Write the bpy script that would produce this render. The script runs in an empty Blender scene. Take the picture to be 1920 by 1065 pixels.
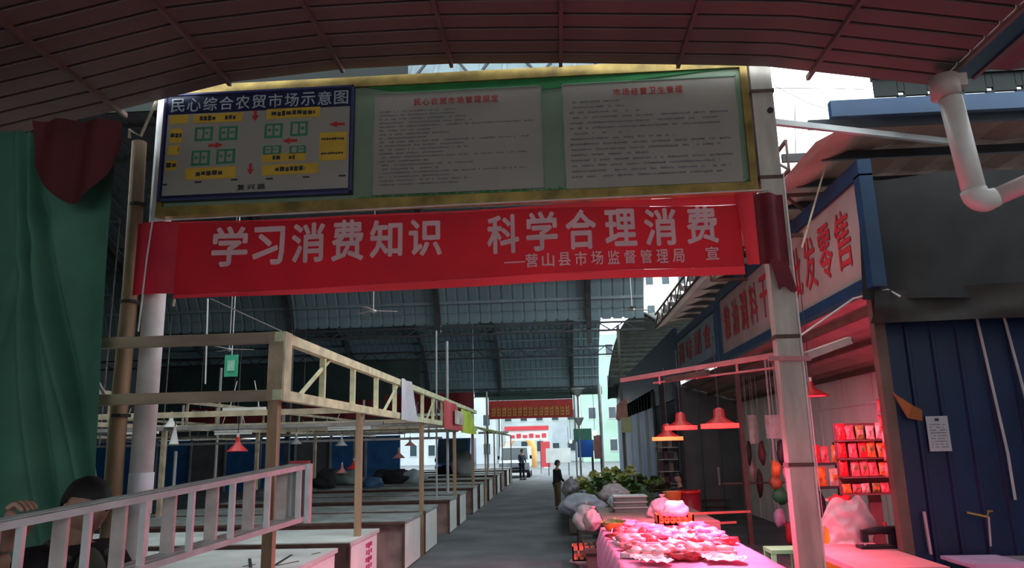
import bpy, bmesh, math, random
from mathutils import Vector, Matrix, noise
random.seed(7)
C = bpy.context.scene.collection
sc = bpy.context.scene
PI = math.pi
# ---------------------------------------------------------------- camera
EYE = Vector((0, 0, 1.85)); F = 1393.0
Yc = Vector((86, -300, -F)).normalized()
Zc = Vector((-160, 6422, -F)); Zc = (Zc - Zc.dot(Yc) * Yc).normalized()
Xc = Yc.cross(Zc)
M = Matrix((Xc, Yc, Zc))                      # camera -> world
cam = bpy.data.objects.new('camera', bpy.data.cameras.new('camera')); C.objects.link(cam)
cam.data.sensor_width = 36; cam.data.lens = 36 * F / 1920; cam.data.clip_end = 500
cam.matrix_world = Matrix.Translation(EYE) @ M.to_4x4()
sc.camera = cam
def at(px, py, X=None, Y=None, Z=None):       # a real point on the plane X=, Y= or Z= seen at that place
    d = M @ Vector((px - 960, 532.5 - py, -F))
    t = X / d.x if X is not None else (Y / d.y if Y is not None else (Z - EYE.z) / d.z)
    return EYE + d * t
# ---------------------------------------------------------------- light
sc.view_settings.view_transform = 'Standard'; sc.view_settings.look = 'None'
sc.view_settings.exposure = 0.0; sc.view_settings.gamma = 1; sc.view_settings.use_curve_mapping = False
w = bpy.data.worlds.new('overcast'); sc.world = w; w.use_nodes = True
bg = w.node_tree.nodes['Background']; bg.inputs[0].default_value = (0.82, 0.93, 1.0, 1); bg.inputs[1].default_value = 3.8
def lamp_light(name, kind, loc, col, power, parent=None, rad=.05, spot=None, aim=None):
    l = bpy.data.lights.new(name, kind); l.color = col; l.energy = power
    if kind != 'SUN': l.shadow_soft_size = rad
    if spot: l.spot_size = spot; l.spot_blend = .6
    o = bpy.data.objects.new(name, l); C.objects.link(o); o.location = loc
    if aim is not None: o.rotation_euler = (Vector(aim) - Vector(loc)).to_track_quat('-Z', 'Y').to_euler()
    if parent:
        o.parent = parent; o.matrix_parent_inverse = Matrix.Translation(-parent.location)
    return o
PINK = (1, .13, .27)
# ---------------------------------------------------------------- materials
_m = {}
def mat(name, col, rough=.7, amt=.25, scale=4, metal=0, bump=.0, emit=None, es=1, trans=0, alpha=None, stretch=(1, 1, 1)):
    if name in _m: return _m[name]
    m = bpy.data.materials.new(name); m.use_nodes = True; nt = m.node_tree; N = nt.nodes; L = nt.links
    b = N['Principled BSDF']; b.inputs['Roughness'].default_value = rough; b.inputs['Metallic'].default_value = metal
    tc = N.new('ShaderNodeTexCoord'); mp = N.new('ShaderNodeMapping'); mp.inputs['Scale'].default_value = stretch
    nz = N.new('ShaderNodeTexNoise'); nz.inputs['Scale'].default_value = scale; nz.inputs['Detail'].default_value = 6
    L.new(tc.outputs['Object'], mp.inputs[0]); L.new(mp.outputs[0], nz.inputs['Vector'])
    r = N.new('ShaderNodeValToRGB'); L.new(nz.outputs['Fac'], r.inputs[0])
    c0 = [max(0, x * (1 - amt)) for x in col]; c1 = [min(1, x * (1 + amt)) for x in col]
    r.color_ramp.elements[0].position = .32; r.color_ramp.elements[0].color = (*c0, 1)
    r.color_ramp.elements[1].position = .68; r.color_ramp.elements[1].color = (*c1, 1)
    L.new(r.outputs[0], b.inputs['Base Color'])
    if bump:
        bp = N.new('ShaderNodeBump'); bp.inputs['Strength'].default_value = bump; bp.inputs['Distance'].default_value = .02
        L.new(nz.outputs['Fac'], bp.inputs['Height']); L.new(bp.outputs[0], b.inputs['Normal'])
    if emit: b.inputs['Emission Color'].default_value = (*emit, 1); b.inputs['Emission Strength'].default_value = es
    if trans:
        t = N.new('ShaderNodeBsdfTranslucent'); L.new(r.outputs[0], t.inputs[0])
        mx = N.new('ShaderNodeMixShader'); mx.inputs[0].default_value = trans
        L.new(b.outputs[0], mx.inputs[1]); L.new(t.outputs[0], mx.inputs[2]); L.new(mx.outputs[0], N['Material Output'].inputs[0])
    _m[name] = m; return m
concrete = mat('concrete_floor', (.125, .135, .14), .75, .35, .9, bump=.3)
post_m = mat('post_paint', (.50, .44, .37), .7, .3, 6, stretch=(1, 1, .2))
wood = mat('old_wood', (.36, .24, .14), .7, .35, 7, stretch=(1, 1, .15))
wood2 = mat('truss_wood', (.46, .38, .25), .65, .3, 5)
white = mat('dirty_white', (.62, .61, .56), .6, .15, 3)
whitep = mat('white_paint_sheet', (.80, .84, .79), .5, .1, 2)
slab_m = mat('counter_slab', (.33, .36, .34), .5, .35, 2.5)
brick_m = mat('counter_body', (.30, .19, .165), .8, .25, 5)
alu = mat('aluminium', (.78, .80, .78), .4, .12, 9, metal=.15)
alu_d = mat('aluminium_dull', (.50, .44, .42), .5, .2, 9, metal=.2)
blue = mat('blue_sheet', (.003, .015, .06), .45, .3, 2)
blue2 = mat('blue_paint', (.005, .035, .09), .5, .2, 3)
dsteel = mat('dark_steel', (.03, .03, .033), .6, .3, 4)
rust = mat('rusty_steel', (.10, .055, .04), .7, .3, 5)
canopy_m = mat('canopy_sheet', (.17, .11, .098), .6, .12, 1.4, stretch=(1, .3, 1))
canopy_b = mat('canopy_batten', (.17, .10, .085), .6, .2, 5)
roof_m = mat('hall_sheet', (.125, .185, .20), .6, .15, .5)
brown_roof = mat('shop_roof_sheet', (.42, .24, .17), .7, .25, 1.2)
tarp_g = mat('green_tarp', (.065, .20, .13), .75, .22, 1.6, bump=.2)
tarp_r = mat('maroon_cloth', (.11, .012, .015), .8, .3, 2)
tarp_d = mat('black_net', (.022, .021, .020), .8, .3, 3)
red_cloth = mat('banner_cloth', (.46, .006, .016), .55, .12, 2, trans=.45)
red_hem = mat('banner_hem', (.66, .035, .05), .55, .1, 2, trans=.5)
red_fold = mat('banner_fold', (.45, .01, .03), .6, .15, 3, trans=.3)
letter = mat('banner_letters', (.85, .52, .52), .6, .08, 3, trans=.2)
gold = mat('brass_frame', (.30, .20, .05), .45, .4, 5, metal=.4)
board_w = mat('board_white', (.34, .295, .25), .5, .08, 1.5)
board_g = mat('board_pale_green', (.19, .25, .16), .5, .12, 2)
green_d = mat('board_green', (.01, .16, .03), .6, .3, 3)
navy = mat('navy_board', (.012, .012, .055), .4, .2, 2)
ink = mat('black_ink', (.03, .028, .03), .6, .2, 8)
ink_g = mat('grey_ink', (.16, .13, .15), .6, .3, 12)
red_i = mat('red_ink', (.50, .02, .02), .6, .15, 8)
yel = mat('yellow_label', (.62, .36, .03), .5, .12, 4)
grn = mat('green_label', (.03, .20, .10), .5, .12, 4)
pvc = mat('pvc', (.72, .66, .60), .4, .08, 4)
white_wall = mat('white_steel_sheet', (.74, .68, .62), .55, .12, 2, stretch=(1, 1, .2))
pinkcloth = mat('stall_cloth', (.85, .27, .45), .5, .15, 5)
skin = mat('skin', (.48, .27, .19), .5, .08, 10)
hair = mat('black_hair', (.008, .007, .007), .6, .3, 30)
black = mat('black_fabric', (.012, .012, .016), .85, .3, 8)
redp = mat('red_plastic', (.55, .02, .02), .4, .1, 4)
orange = mat('orange_plastic', (.80, .16, .03), .4, .1, 4)
rope_m = mat('white_wire', (.55, .55, .52), .6, .1, 4)
glassm = mat('dark_glass', (.03, .05, .06), .15, .1, 2)
# ---------------------------------------------------------------- mesh helpers
class MB:
    def __init__(s): s.v = []; s.f = []
    def box(s, a, b):
        x0, x1 = sorted((a[0], b[0])); y0, y1 = sorted((a[1], b[1])); z0, z1 = sorted((a[2], b[2]))
        n = len(s.v); s.v += [(x, y, z) for x in (x0, x1) for y in (y0, y1) for z in (z0, z1)]
        s.f += [tuple(n + i for i in q) for q in ((0, 1, 3, 2), (4, 6, 7, 5), (0, 4, 5, 1), (2, 3, 7, 6), (0, 2, 6, 4), (1, 5, 7, 3))]; return s
    def beam(s, p, q, w, h=None, up=(0, 0, 1)):
        p, q = Vector(p), Vector(q); h = h or w; d = (q - p).normalized(); u = Vector(up)
        if abs(d.dot(u)) > .95: u = Vector((0, 1, 0))
        r = d.cross(u).normalized(); u = r.cross(d); n = len(s.v)
        for c in (p, q):
            for a, b in ((-1, -1), (1, -1), (1, 1), (-1, 1)): s.v.append(tuple(c + r * a * w / 2 + u * b * h / 2))
        s.f += [tuple(n + i for i in f) for f in ((0, 1, 2, 3), (7, 6, 5, 4), (0, 4, 5, 1), (1, 5, 6, 2), (2, 6, 7, 3), (3, 7, 4, 0))]; return s
    def tube(s, pts, r, seg=8, cap=True):
        pts = [Vector(p) for p in pts]; rs = r if isinstance(r, (list, tuple)) else [r] * len(pts); n0 = len(s.v)
        ds = [(b_ - a_).normalized() for a_, b_ in zip(pts, pts[1:]) if (b_ - a_).length > 1e-9]
        u = min((Vector((0, 0, 1)), Vector((1, 0, 0)), Vector((0, 1, 0))), key=lambda c_: max([abs(d.dot(c_)) for d in ds] or [0]))
        for i, p in enumerate(pts):
            d = (pts[min(i + 1, len(pts) - 1)] - pts[max(i - 1, 0)]).normalized()
            a = d.cross(u).normalized(); b = a.cross(d)
            for k in range(seg):
                t = 2 * PI * k / seg; s.v.append(tuple(p + (a * math.cos(t) + b * math.sin(t)) * rs[i]))
        for i in range(len(pts) - 1):
            for k in range(seg):
                a = n0 + i * seg + k; b = n0 + i * seg + (k + 1) % seg; s.f.append((a, b, b + seg, a + seg))
        if cap: s.f.append(tuple(range(n0, n0 + seg))[::-1]); e = n0 + (len(pts) - 1) * seg; s.f.append(tuple(range(e, e + seg)))
        return s
    def lathe(s, prof, c=(0, 0, 0), seg=16):
        n0 = len(s.v)
        for r, z in prof:
            for k in range(seg): t = 2 * PI * k / seg; s.v.append((c[0] + r * math.cos(t), c[1] + r * math.sin(t), c[2] + z))
        for i in range(len(prof) - 1):
            for k in range(seg):
                a = n0 + i * seg + k; b = n0 + i * seg + (k + 1) % seg; s.f.append((a, b, b + seg, a + seg))
        return s
    def poly(s, pts, thick):                    # pts on a plane, pushed by thick vector
        n = len(s.v); k = len(pts); t = Vector(thick)
        s.v += [tuple(p) for p in pts] + [tuple(Vector(p) + t) for p in pts]
        s.f.append(tuple(range(n, n + k))); s.f.append(tuple(range(n + k, n + 2 * k))[::-1])
        for i in range(k): j = (i + 1) % k; s.f.append((n + i, n + k + i, n + k + j, n + j))
        return s
    def grid(s, fn, nu, nv):
        n = len(s.v)
        for i in range(nu + 1):
            for j in range(nv + 1): s.v.append(tuple(fn(i / nu, j / nv)))
        for i in range(nu):
            for j in range(nv): a = n + i * (nv + 1) + j; s.f.append((a, a + nv + 1, a + nv + 2, a + 1))
        return s
    def blob(s, c, r, amp=.2, fr=1.5, sub=2, seed=0, flat=None):
        bm = bmesh.new(); bmesh.ops.create_icosphere(bm, subdivisions=sub, radius=1); n = len(s.v)
        r = (r, r, r) if isinstance(r, (int, float)) else r
        for v in bm.verts:
            k = 1 + amp * noise.noise(v.co * fr + Vector((seed * 3.7, seed, 0))) * 2
            p = [v.co[i] * k * r[i] for i in range(3)]
            if flat is not None and p[2] < -flat * r[2]: p[2] = -flat * r[2]
            s.v.append((c[0] + p[0], c[1] + p[1], c[2] + p[2]))
        for f in bm.faces: s.f.append(tuple(n + v.index for v in f.verts))
        bm.free(); return s
    def mesh(s, name, m, smooth=False):
        me = bpy.data.meshes.new(name); me.from_pydata(s.v, [], s.f)
        me.materials.append(m)
        bm = bmesh.new(); bm.from_mesh(me); bmesh.ops.recalc_face_normals(bm, faces=bm.faces); bm.to_mesh(me); bm.free()
        if smooth: me.shade_smooth()
        return me
    def obj(s, name, m, parent=None, smooth=False, origin=None):
        if parent is not None: o0 = parent_world(parent)
        elif origin is not None: o0 = Vector(origin)
        else: o0 = Vector((0, 0, 0))
        if parent is None and origin is None and s.v:
            xs, ys, zs = zip(*s.v); o0 = Vector(((min(xs) + max(xs)) / 2, (min(ys) + max(ys)) / 2, min(zs)))
        s.v = [tuple(Vector(v) - o0) for v in s.v]
        o = bpy.data.objects.new(name, s.mesh(name, m, smooth)); C.objects.link(o)
        if parent is not None: o.parent = parent
        else: o.location = o0
        return o
def parent_world(p):
    v = Vector((0, 0, 0))
    while p is not None: v += p.location; p = p.parent
    return v
def tag(o, label=None, cat=None, group=None, kind=None):
    if label: o['label'] = label
    if cat: o['category'] = cat
    if group: o['group'] = group
    if kind: o['kind'] = kind
    return o
def thing(name, loc, label, cat, group=None, rz=0):
    o = bpy.data.objects.new(name, None); C.objects.link(o); o.location = loc; o.rotation_euler.z = rz
    o.empty_display_size = .1
    return tag(o, label, cat, group)
def struct(name, loc=(0, 0, 0)):
    o = bpy.data.objects.new(name, None); C.objects.link(o); o.location = loc; return tag(o, kind='structure')
def copy_tree(o, loc=None, parent=None, label=None, rz=None):
    c = o.copy(); C.objects.link(c)
    if parent is not None: c.parent = parent
    if loc is not None: c.location = loc
    if label: c['label'] = label
    if rz is not None: c.rotation_euler.z = rz
    for ch in list(o.children): copy_tree(ch, parent=c)
    return c
def shared(name, me, parent, loc, rot=(0, 0, 0)):
    o = bpy.data.objects.new(name, me); C.objects.link(o); o.parent = parent; o.location = loc; o.rotation_euler = rot; return o
def text_mb(s, size, off=.0, ext=.004, spacing=1.0, align='LEFT'):
    cu = bpy.data.curves.new('t', 'FONT'); cu.body = s; cu.size = size; cu.offset = off; cu.extrude = ext
    cu.space_character = spacing; cu.align_x = align; cu.resolution_u = 2
    o = bpy.data.objects.new('t', cu); C.objects.link(o)
    dg = bpy.context.evaluated_depsgraph_get(); me = o.evaluated_get(dg).to_mesh()
    mb = MB(); mb.v = [tuple(v.co) for v in me.vertices]; mb.f = [tuple(p.vertices) for p in me.polygons]
    o.evaluated_get(dg).to_mesh_clear(); bpy.data.objects.remove(o); return mb
def glyph(ch, x0, z0, w, h, Y, bold=.02, ext=.003):  # one character fitted into a rectangle on plane Y, facing the camera side
    mb = text_mb(ch, 1, 0, 0)
    if not mb.v: return mb
    b0 = list(mb.v); f0 = list(mb.f); k_ = bold * .8
    for dx, dy in ((-k_, 0), (k_, 0), (0, k_), (0, -k_), (k_ * .7, k_ * .7), (-k_ * .7, -k_ * .7), (k_ * .7, -k_ * .7), (-k_ * .7, k_ * .7)):
        n_ = len(mb.v); mb.v += [(v[0] + dx, v[1] + dy, v[2] + n_ / len(b0) * .0005) for v in b0]; mb.f += [tuple(i + n_ for i in f) for f in f0]
    # always fit the em box, keep flat characters flat
    xs = [v[0] for v in mb.v]; ys = [v[1] for v in mb.v]
    sx = w / max(.75, max(xs) - min(xs)); sy = h / max(.8, max(ys) - min(ys)); cx = (max(xs) + min(xs)) / 2
    cy = (max(ys) + min(ys)) / 2 if max(ys) - min(ys) > .5 else .36
    mb.v = [(x0 + w / 2 + (v[0] - cx) * sx, Y - v[2], z0 + h / 2 + (v[1] - cy) * sy) for v in mb.v]
    return mb
def join(mbs):
    r = MB()
    for m in mbs:
        n = len(r.v); r.v += m.v; r.f += [tuple(n + i for i in f) for f in m.f]
    return r
def ordinal(i): return ['first', 'second', 'third', 'fourth', 'fifth', 'sixth', 'seventh', 'eighth', 'ninth', 'tenth', 'eleventh', 'twelfth', 'thirteenth', 'fourteenth', 'fifteenth', 'sixteenth', 'seventeenth', 'eighteenth', 'nineteenth', 'twentieth'][i]
def strokes(mb, x0, x1, z, h, Y, seed, gap=.12):      # illegible small print, broken into words and strokes
    rn = random.Random(seed); x = x0
    while x < x1:
        if rn.random() < gap: x += h * 1.6; continue
        a = h * rn.uniform(.5, .9); mb.box((x, Y, z + h * rn.uniform(0, .25)), (min(x + a, x1), Y - .001, z + h * rn.uniform(.7, 1))); x += a + h * .18
    return mb
# ================================================================ SETTING
fl = MB().grid(lambda u, v: (-40 + 80 * u, -12 + 130 * v, .006 * noise.noise(Vector((u * 30, v * 60, 0)))), 40, 60).obj('floor', concrete, smooth=True); tag(fl, kind='structure')
# near canopy: arched sheet carried on battens
ARC = [(-7.2, 4.25), (-6.2, 4.55), (-5.18, 4.82), (-3.95, 5.06), (-2.98, 5.27), (-1.9, 5.345), (-.94, 5.345), (.15, 5.29), (1.27, 5.21), (1.98, 5.155), (2.99, 4.97), (3.45, 4.88)]
KS = 6.85 / 6.3
ARC = [(x * KS, 1.85 + (z - 1.85) * KS) for x, z in ARC]
def arc(x):
    for (a, za), (b, zb) in zip(ARC, ARC[1:]):
        if x <= b: return za + (zb - za) * (x - a) / (b - a)
    return ARC[-1][1]
BX = [-4.02, -2.97, -1.89, -.86, .153, 1.22, 2.4, 3.45]
cr = struct('canopy_roof', (0, 6.85, 4.9))
BX = [b * KS for b in BX]
edges = [-7.2 * KS, -5.2 * KS] + BX
for a, b in zip(edges, edges[1:]):
    mb = MB(); pitch = .225; n = int(20.7 / pitch)
    prof = []
    for i in range(n): y = 6.85 - i * pitch; prof += [(y, .0), (y - pitch * .80, 0), (y - pitch * .84, .03), (y - pitch * .96, .03)]
    for u in range(4):
        x = a - .006 + (b - a + .012) * u / 3
        for y, dz in prof: mb.v.append((x, y, arc(x) + dz))
    k = len(prof)
    for u in range(3):
        for i in range(k - 1): q = u * k + i; mb.f.append((q, q + k, q + k + 1, q + 1))
    mb.obj('roof_panel', canopy_m, cr)
for i, x in enumerate(BX[:-1]):
    MB().beam((x, 6.95 if i in (0, 6) else 6.85, arc(x) - .02), (x, -13.9, arc(x) - .02), .035, .05).obj('batten', canopy_b, cr)

# gutter box and the second roof on the right
g = struct('trim_1', (3.6, 6.3, 4.9))
MB().box((3.76, -13.9, 5.10), (3.80, 6.9, 5.27)).obj('fascia', canopy_b, g)
MB().box((3.81, -13.9, 5.20), (4.12, 6.85, 5.38)).obj('gutter', blue2, g)
r2 = struct('ceiling_right', (5.5, 6.2, 4.95))
for i in range(7):
    x0 = 4.13 + i * .62
    mb = MB()
    for j in range(4): mb.v += [(x0 + j * .155, -13.9, 5.24 + .02 * (j % 2)), (x0 + j * .155, 6.8, 5.24 + .02 * (j % 2))]
    for j in range(3): mb.f.append((2 * j, 2 * j + 1, 2 * j + 3, 2 * j + 2))
    mb.obj('roof_panel', mat('maroon_sheet', (.20, .07, .08), .7, .2, 2), r2)
    MB().beam((x0, -13.9, 5.21), (x0, 6.85, 5.21), .03, .05).obj('batten', canopy_b, r2)
# unseen lane walls, added to cut the light from behind the viewer
lw = struct('wall_lane_unseen', (-7.2, -4, 0)); lm_ = mat('lane_sheet', (.34, .33, .32), .8, .2, 1)
for i in range(10): MB().box((-8.1, -14 + i * 2.26, 0), (-8.05, -14 + i * 2.26 + 2.2, 4.7)).obj('wall_panel', lm_, lw)
for i in range(11): MB().box((8.2, -14 + i * 2.1, 0), (8.25, -14 + i * 2.1 + 2.05, 5.1)).obj('wall_panel', lm_, lw)
for i in (0, 1, 5, 6): MB().box((-7.2 + i * 2.2, -14.05, 0), (-7.2 + i * 2.2 + 2.15, -14, 5.2)).obj('wall_panel', lm_, lw)
# hall roof: two barrel vaults whose axes run across the aisle
HX0, HX1, HY0, HY1 = -24., 2.45, 8.7, 42.5
def hz(y):
    if y < 20: return max(6.45 if y < 12 else 4.95, 4.95 + 3.4 * math.sqrt(max(0, 1 - ((y - 12.5) / 7.5) ** 2))) if y > 8.8 else 6.5
    return 4.85 + 4.2 * math.sqrt(max(0, 1 - ((y - 31.2) / 11.3) ** 2))
hr = struct('ceiling_hall', (-8, HY0, 6.3))
pit = .30; nx = int((HX1 - HX0) / pit)
V1 = [8.7 + (20 - 8.7) * (1 - (1 - k / 16) ** 2) for k in range(17)]
V2 = [31.2 - 11.3 * math.cos(PI * k / 24) for k in range(25)]
for V, zz in ((V1, 0), (V2, 0)):
    for seg in range(6):
        xa = seg * nx // 6; xb = (seg + 1) * nx // 6; mb = MB(); pr = []
        for i in range(xa, xb): x = HX1 - (i + 1) * pit; pr += [(x + pit, 0), (x + .08, 0), (x + .06, .04), (x + .02, .04)]
        pr.append((HX1 - xb * pit, 0)); m_ = len(V)
        for x, dz in pr:
            for y in V: mb.v.append((x, y, (hz(min(y, 19.99)) if V is V1 else hz(max(y, 20.0))) + dz))
        for a in range(len(pr) - 1):
            for b in range(m_ - 1): q = a * m_ + b; mb.f.append((q, q + m_, q + m_ + 1, q + 1))
        mb.obj('roof_sheet', roof_m, hr)
pst = mat('purlin_steel', (.13, .17, .18), .6, .2, 3)
for y in (9.2, 10.6, 12, 13.4, 14.8, 16.1, 17.2, 18.1, 18.9, 19.45, 19.8, 22, 24, 26, 28, 30, 32, 34, 35.6, 37, 38.2, 39.2, 40.1, 40.9, 41.5, 42, 42.3):
    z = hz(y) - .05; MB().beam((HX0, y, z), (HX1, y, z), .05, .08).obj('purlin', pst, hr)
for k in range(7):
    x = .95 - 4.1 * k
    for V in (V1, V2):
        mb = MB(); pts = [(x, y, (hz(min(y, 19.99)) if V is V1 else hz(max(y, 20.0))) - .22) for y in V]
        for p_, q_ in zip(pts, pts[1:]): mb.beam(p_, q_, .14, .22)
        mb.obj('bow_rafter', dsteel, hr)
for x in (.95, -7.25, -15.45): MB().box((x - .06, 19.95, 0 if x < -3 else 4.5), (x + .06, 20.07, 4.9)).obj('hall_post', dsteel, hr)
for k, (y, z0, hh, dx) in enumerate(((8.75, 6.45, .55, .42), (20.0, 4.82, .22, .35), (31, 5.45, .35, .45), (42.4, 4.75, .25, .5))):      # lattice trusses
    mb = MB(); z1 = z0 + hh
    mb.beam((HX0, y, z0), (HX1, y, z0), .05); mb.beam((HX0, y, z1), (HX1, y, z1), .05); x = HX0; i = 0
    while x < HX1 - .3: mb.beam((x, y, z0 if i % 2 else z1), (x + dx, y, z1 if i % 2 else z0), .03); x += dx; i += 1
    mb.obj('lattice_truss', dsteel, hr)
MB().tube([(2.42, 42, 0), (2.42, 42, 5.1)], .10, 8).obj('hall_post', mat('pale_post', (.46, .46, .44), .5, .2, 3), hr)
MB().box((2.36, 8.7, 6.3), (2.42, 8.8, 7.05)).obj('hall_post', dsteel, hr)
MB().box((-24, 8.64, 6.2), (-1.75, 8.68, 7.2)).obj('light_block_sheet', mat('black_sheet', (.007, .011, .009), .8, .3, 1), hr)  # black sheet added to darken the sky gap above the boards
MB().box((-24, 8.60, 0), (-8.0, 8.64, 7.0)).obj('light_block_sheet', mat('grey_sheet', (.10, .12, .12), .7, .2, 1), hr)  # unseen sheet added to keep front-left daylight out of the hall
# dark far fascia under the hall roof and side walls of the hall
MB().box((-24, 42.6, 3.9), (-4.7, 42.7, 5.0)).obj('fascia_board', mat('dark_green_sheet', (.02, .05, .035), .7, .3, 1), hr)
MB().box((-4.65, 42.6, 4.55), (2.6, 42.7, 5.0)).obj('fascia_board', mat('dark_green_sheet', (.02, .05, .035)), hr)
wl = struct('wall_left', (-23, 28, 0))
for i in range(14): MB().box((-23.2, -8 + i * 4.2, 0), (-23.1, -8 + i * 4.2 + 4.16, 9.6)).obj('wall_panel', mat('grey_sheet', (.10, .12, .12), .7, .2, 1), wl)
wb = struct('wall_back', (-14, 40, 0))
for i in range(9):
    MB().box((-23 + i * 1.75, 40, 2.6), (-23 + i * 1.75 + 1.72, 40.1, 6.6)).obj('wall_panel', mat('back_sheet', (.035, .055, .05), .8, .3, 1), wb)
for i in range(9):
    nm = [blue, blue2][i % 2]
    if i in (3, 6): nm = mat('grey_door', (.16, .15, .15), .6, .2, 2)
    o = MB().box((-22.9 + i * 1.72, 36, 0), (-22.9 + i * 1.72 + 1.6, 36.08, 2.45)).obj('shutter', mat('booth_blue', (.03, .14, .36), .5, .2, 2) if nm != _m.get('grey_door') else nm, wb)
    MB().box((-22.98 + i * 1.72, 35.9, 0), (-22.9 + i * 1.72, 36.1, 2.6)).obj('booth_post', mat('booth_frame', (.30, .30, .28), .6, .2, 3), wb)
MB().box((-23, 35.85, 2.5), (-7.4, 36.6, 2.72)).obj('booth_lintel', mat('booth_lintel', (.12, .11, .09), .7, .2, 3), wb)

# ================================================================ GATE with boards and banner
GY = 7.0
gp = thing('gate_post', (2.145, GY, 0), 'right-hand square gate post carrying the notice board, scuffed beige paint', 'post')
MB().box((2.045, 6.93, 0), (2.25, 7.07, 5.85)).obj('shaft', post_m, gp)
MB().tube([(2.262, 6.93, 0), (2.262, 6.93, 4.35)], .011, 6).obj('conduit', pvc, gp)
for z in (1.6, 2.75, 4.3, 5.2): MB().box((2.035, 6.92, z), (2.262, 7.08, z + .035)).obj('clamp', rust, gp)
MB().tube([(2.20, 6.92, 5.0), (2.20, 6.90, 5.0)], .03, 8).obj('bolt', dsteel, gp)
gp2 = thing('gate_post', (-3.98, 7.05, 0), 'round pale grey gate post left of the boards, white paper around its foot', 'post')
MB().tube([(-3.97, 7.08, 0), (-3.98, 7.08, 3.4), (-4.0, 7.08, 5.6)], [.105, .105, .1], 16).obj('shaft', mat('grey_pipe', (.62, .58, .56), .5, .2, 3), gp2, smooth=True)
MB().tube([(-3.97, 7.08, 1.3), (-3.97, 7.08, 1.68)], .112, 16).obj('paper_wrap', mat('paper_wrap', (.66, .63, .66), .7, .06, 3), gp2, smooth=True)
gp3 = thing('bamboo_pole', (-4.2, 6.95, 0), 'brown wooden pole lashed beside the round gate post at left', 'pole')
MB().tube([(-4.14, 6.95, 0), (-4.17, 6.95, 2), (-4.16, 6.95, 3.5), (-4.2, 6.95, 5.0)], [.085, .08, .075, .07], 12).obj('pole_shaft', wood, gp3, smooth=True)
for z in (.9, 2.2, 3.3, 4.3): MB().tube([(-4.15, 6.95, z), (-4.15, 6.95, z + .03)], .09, 12).obj('binding_wire', ink, gp3)
MB().tube([(-4.28, 6.9, 5.04), (-4.24, 6.82, 5.08), (-4.13, 6.85, 5.02), (-4.02, 6.9, 5.45)], .016, 6).obj('bent_rod', wood2, gp3)
# notice board
nb = thing('notice_board', (-.95, GY, 4.2), 'long gold-framed notice board with two white sheets of rules above the red banner', 'sign')
BX0, BX1, BZ0, BZ1 = -3.96, 2.02, 4.21, 5.58
MB().box((BX0, 6.97, BZ0), (BX1, 7.03, BZ1)).obj('backing', board_g, nb)
for a, b in (((BX0, 6.93, BZ0 - .03), (BX1, 7.03, BZ0 + .07)), ((BX0, 6.93, BZ1 - .09), (BX1, 7.03, BZ1 + .02)), ((BX1 - .07, 6.93, BZ0 + .07), (BX1, 7.03, BZ1 - .09)), ((BX0, 6.93, BZ0 + .07), (BX0 + .06, 7.03, BZ1 - .09))):
    MB().box(a, b).obj('frame_rail', gold, nb)
pts = [(-1.9, 6.955, 5.5), (2.0, 6.955, 5.5), (1.6, 6.955, 5.475), (.9, 6.955, 5.42), (0, 6.955, 5.37), (-.9, 6.955, 5.38), (-1.6, 6.955, 5.44)]
MB().poly(pts, (0, .01, 0)).obj('green_arc', green_d, nb)
mb = MB(); x = -1.9
while x < 1.95:
    h = random.uniform(.02, .06); mb.poly([(x, 6.955, 4.275), (x + .03, 6.955, 4.275), (x + .015, 6.955, 4.275 + h)], (0, .005, 0)); x += .014
mb.obj('grass_strip', green_d, nb)
def sheet(p0, p1, title, nl, seed, dense):
    a = at(*p0, Y=6.95); b = at(*p1, Y=6.95); x0, x1 = a.x, b.x; z1, z0 = a.z, b.z
    s = MB().box((x0, 6.948, z0), (x1, 6.965, z1)).obj('rules_sheet', board_w, nb)
    mb = MB()
    for q in ((x0, x0 + .012, z0, z1), (x1 - .012, x1, z0, z1), (x0, x1, z1 - .012, z1)): mb.box((q[0], 6.94, q[2]), (q[1], 6.95, q[3]))
    mb.obj('green_border', mat('border_green', (.15, .27, .16), .6, .2, 4), s)
    wch = .088; n = len(title); xs = x0 + (x1 - x0) * .5 - n * wch * .5
    join([glyph(c, xs + i * wch, z1 - .16, wch * .8, .075, 6.94, .02) for i, c in enumerate(title)]).obj('title_lettering', red_i, s)
    rn = random.Random(seed); dz = (z1 - z0 - .27) / nl
    for k in range(nl):
        z = z1 - .22 - k * dz; e = x0 + (x1 - x0) * (rn.uniform(.3, .65) if rn.random() < .45 else rn.uniform(.86, .96))
        if dense and k % 4: e = x0 + (x1 - x0) * rn.uniform(.3, .6)
        strokes(MB(), x0 + .07, e, z, dz * .42, 6.945, seed * 50 + k).obj('text_line', ink_g, s)['kind'] = 'stuff'
sheet((700, 176), (1022, 352), '民心农贸市场管理规定', 20, 3, True)
sheet((1052, 158), (1398, 340), '市场经营卫生管理', 15, 4, False)
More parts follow.
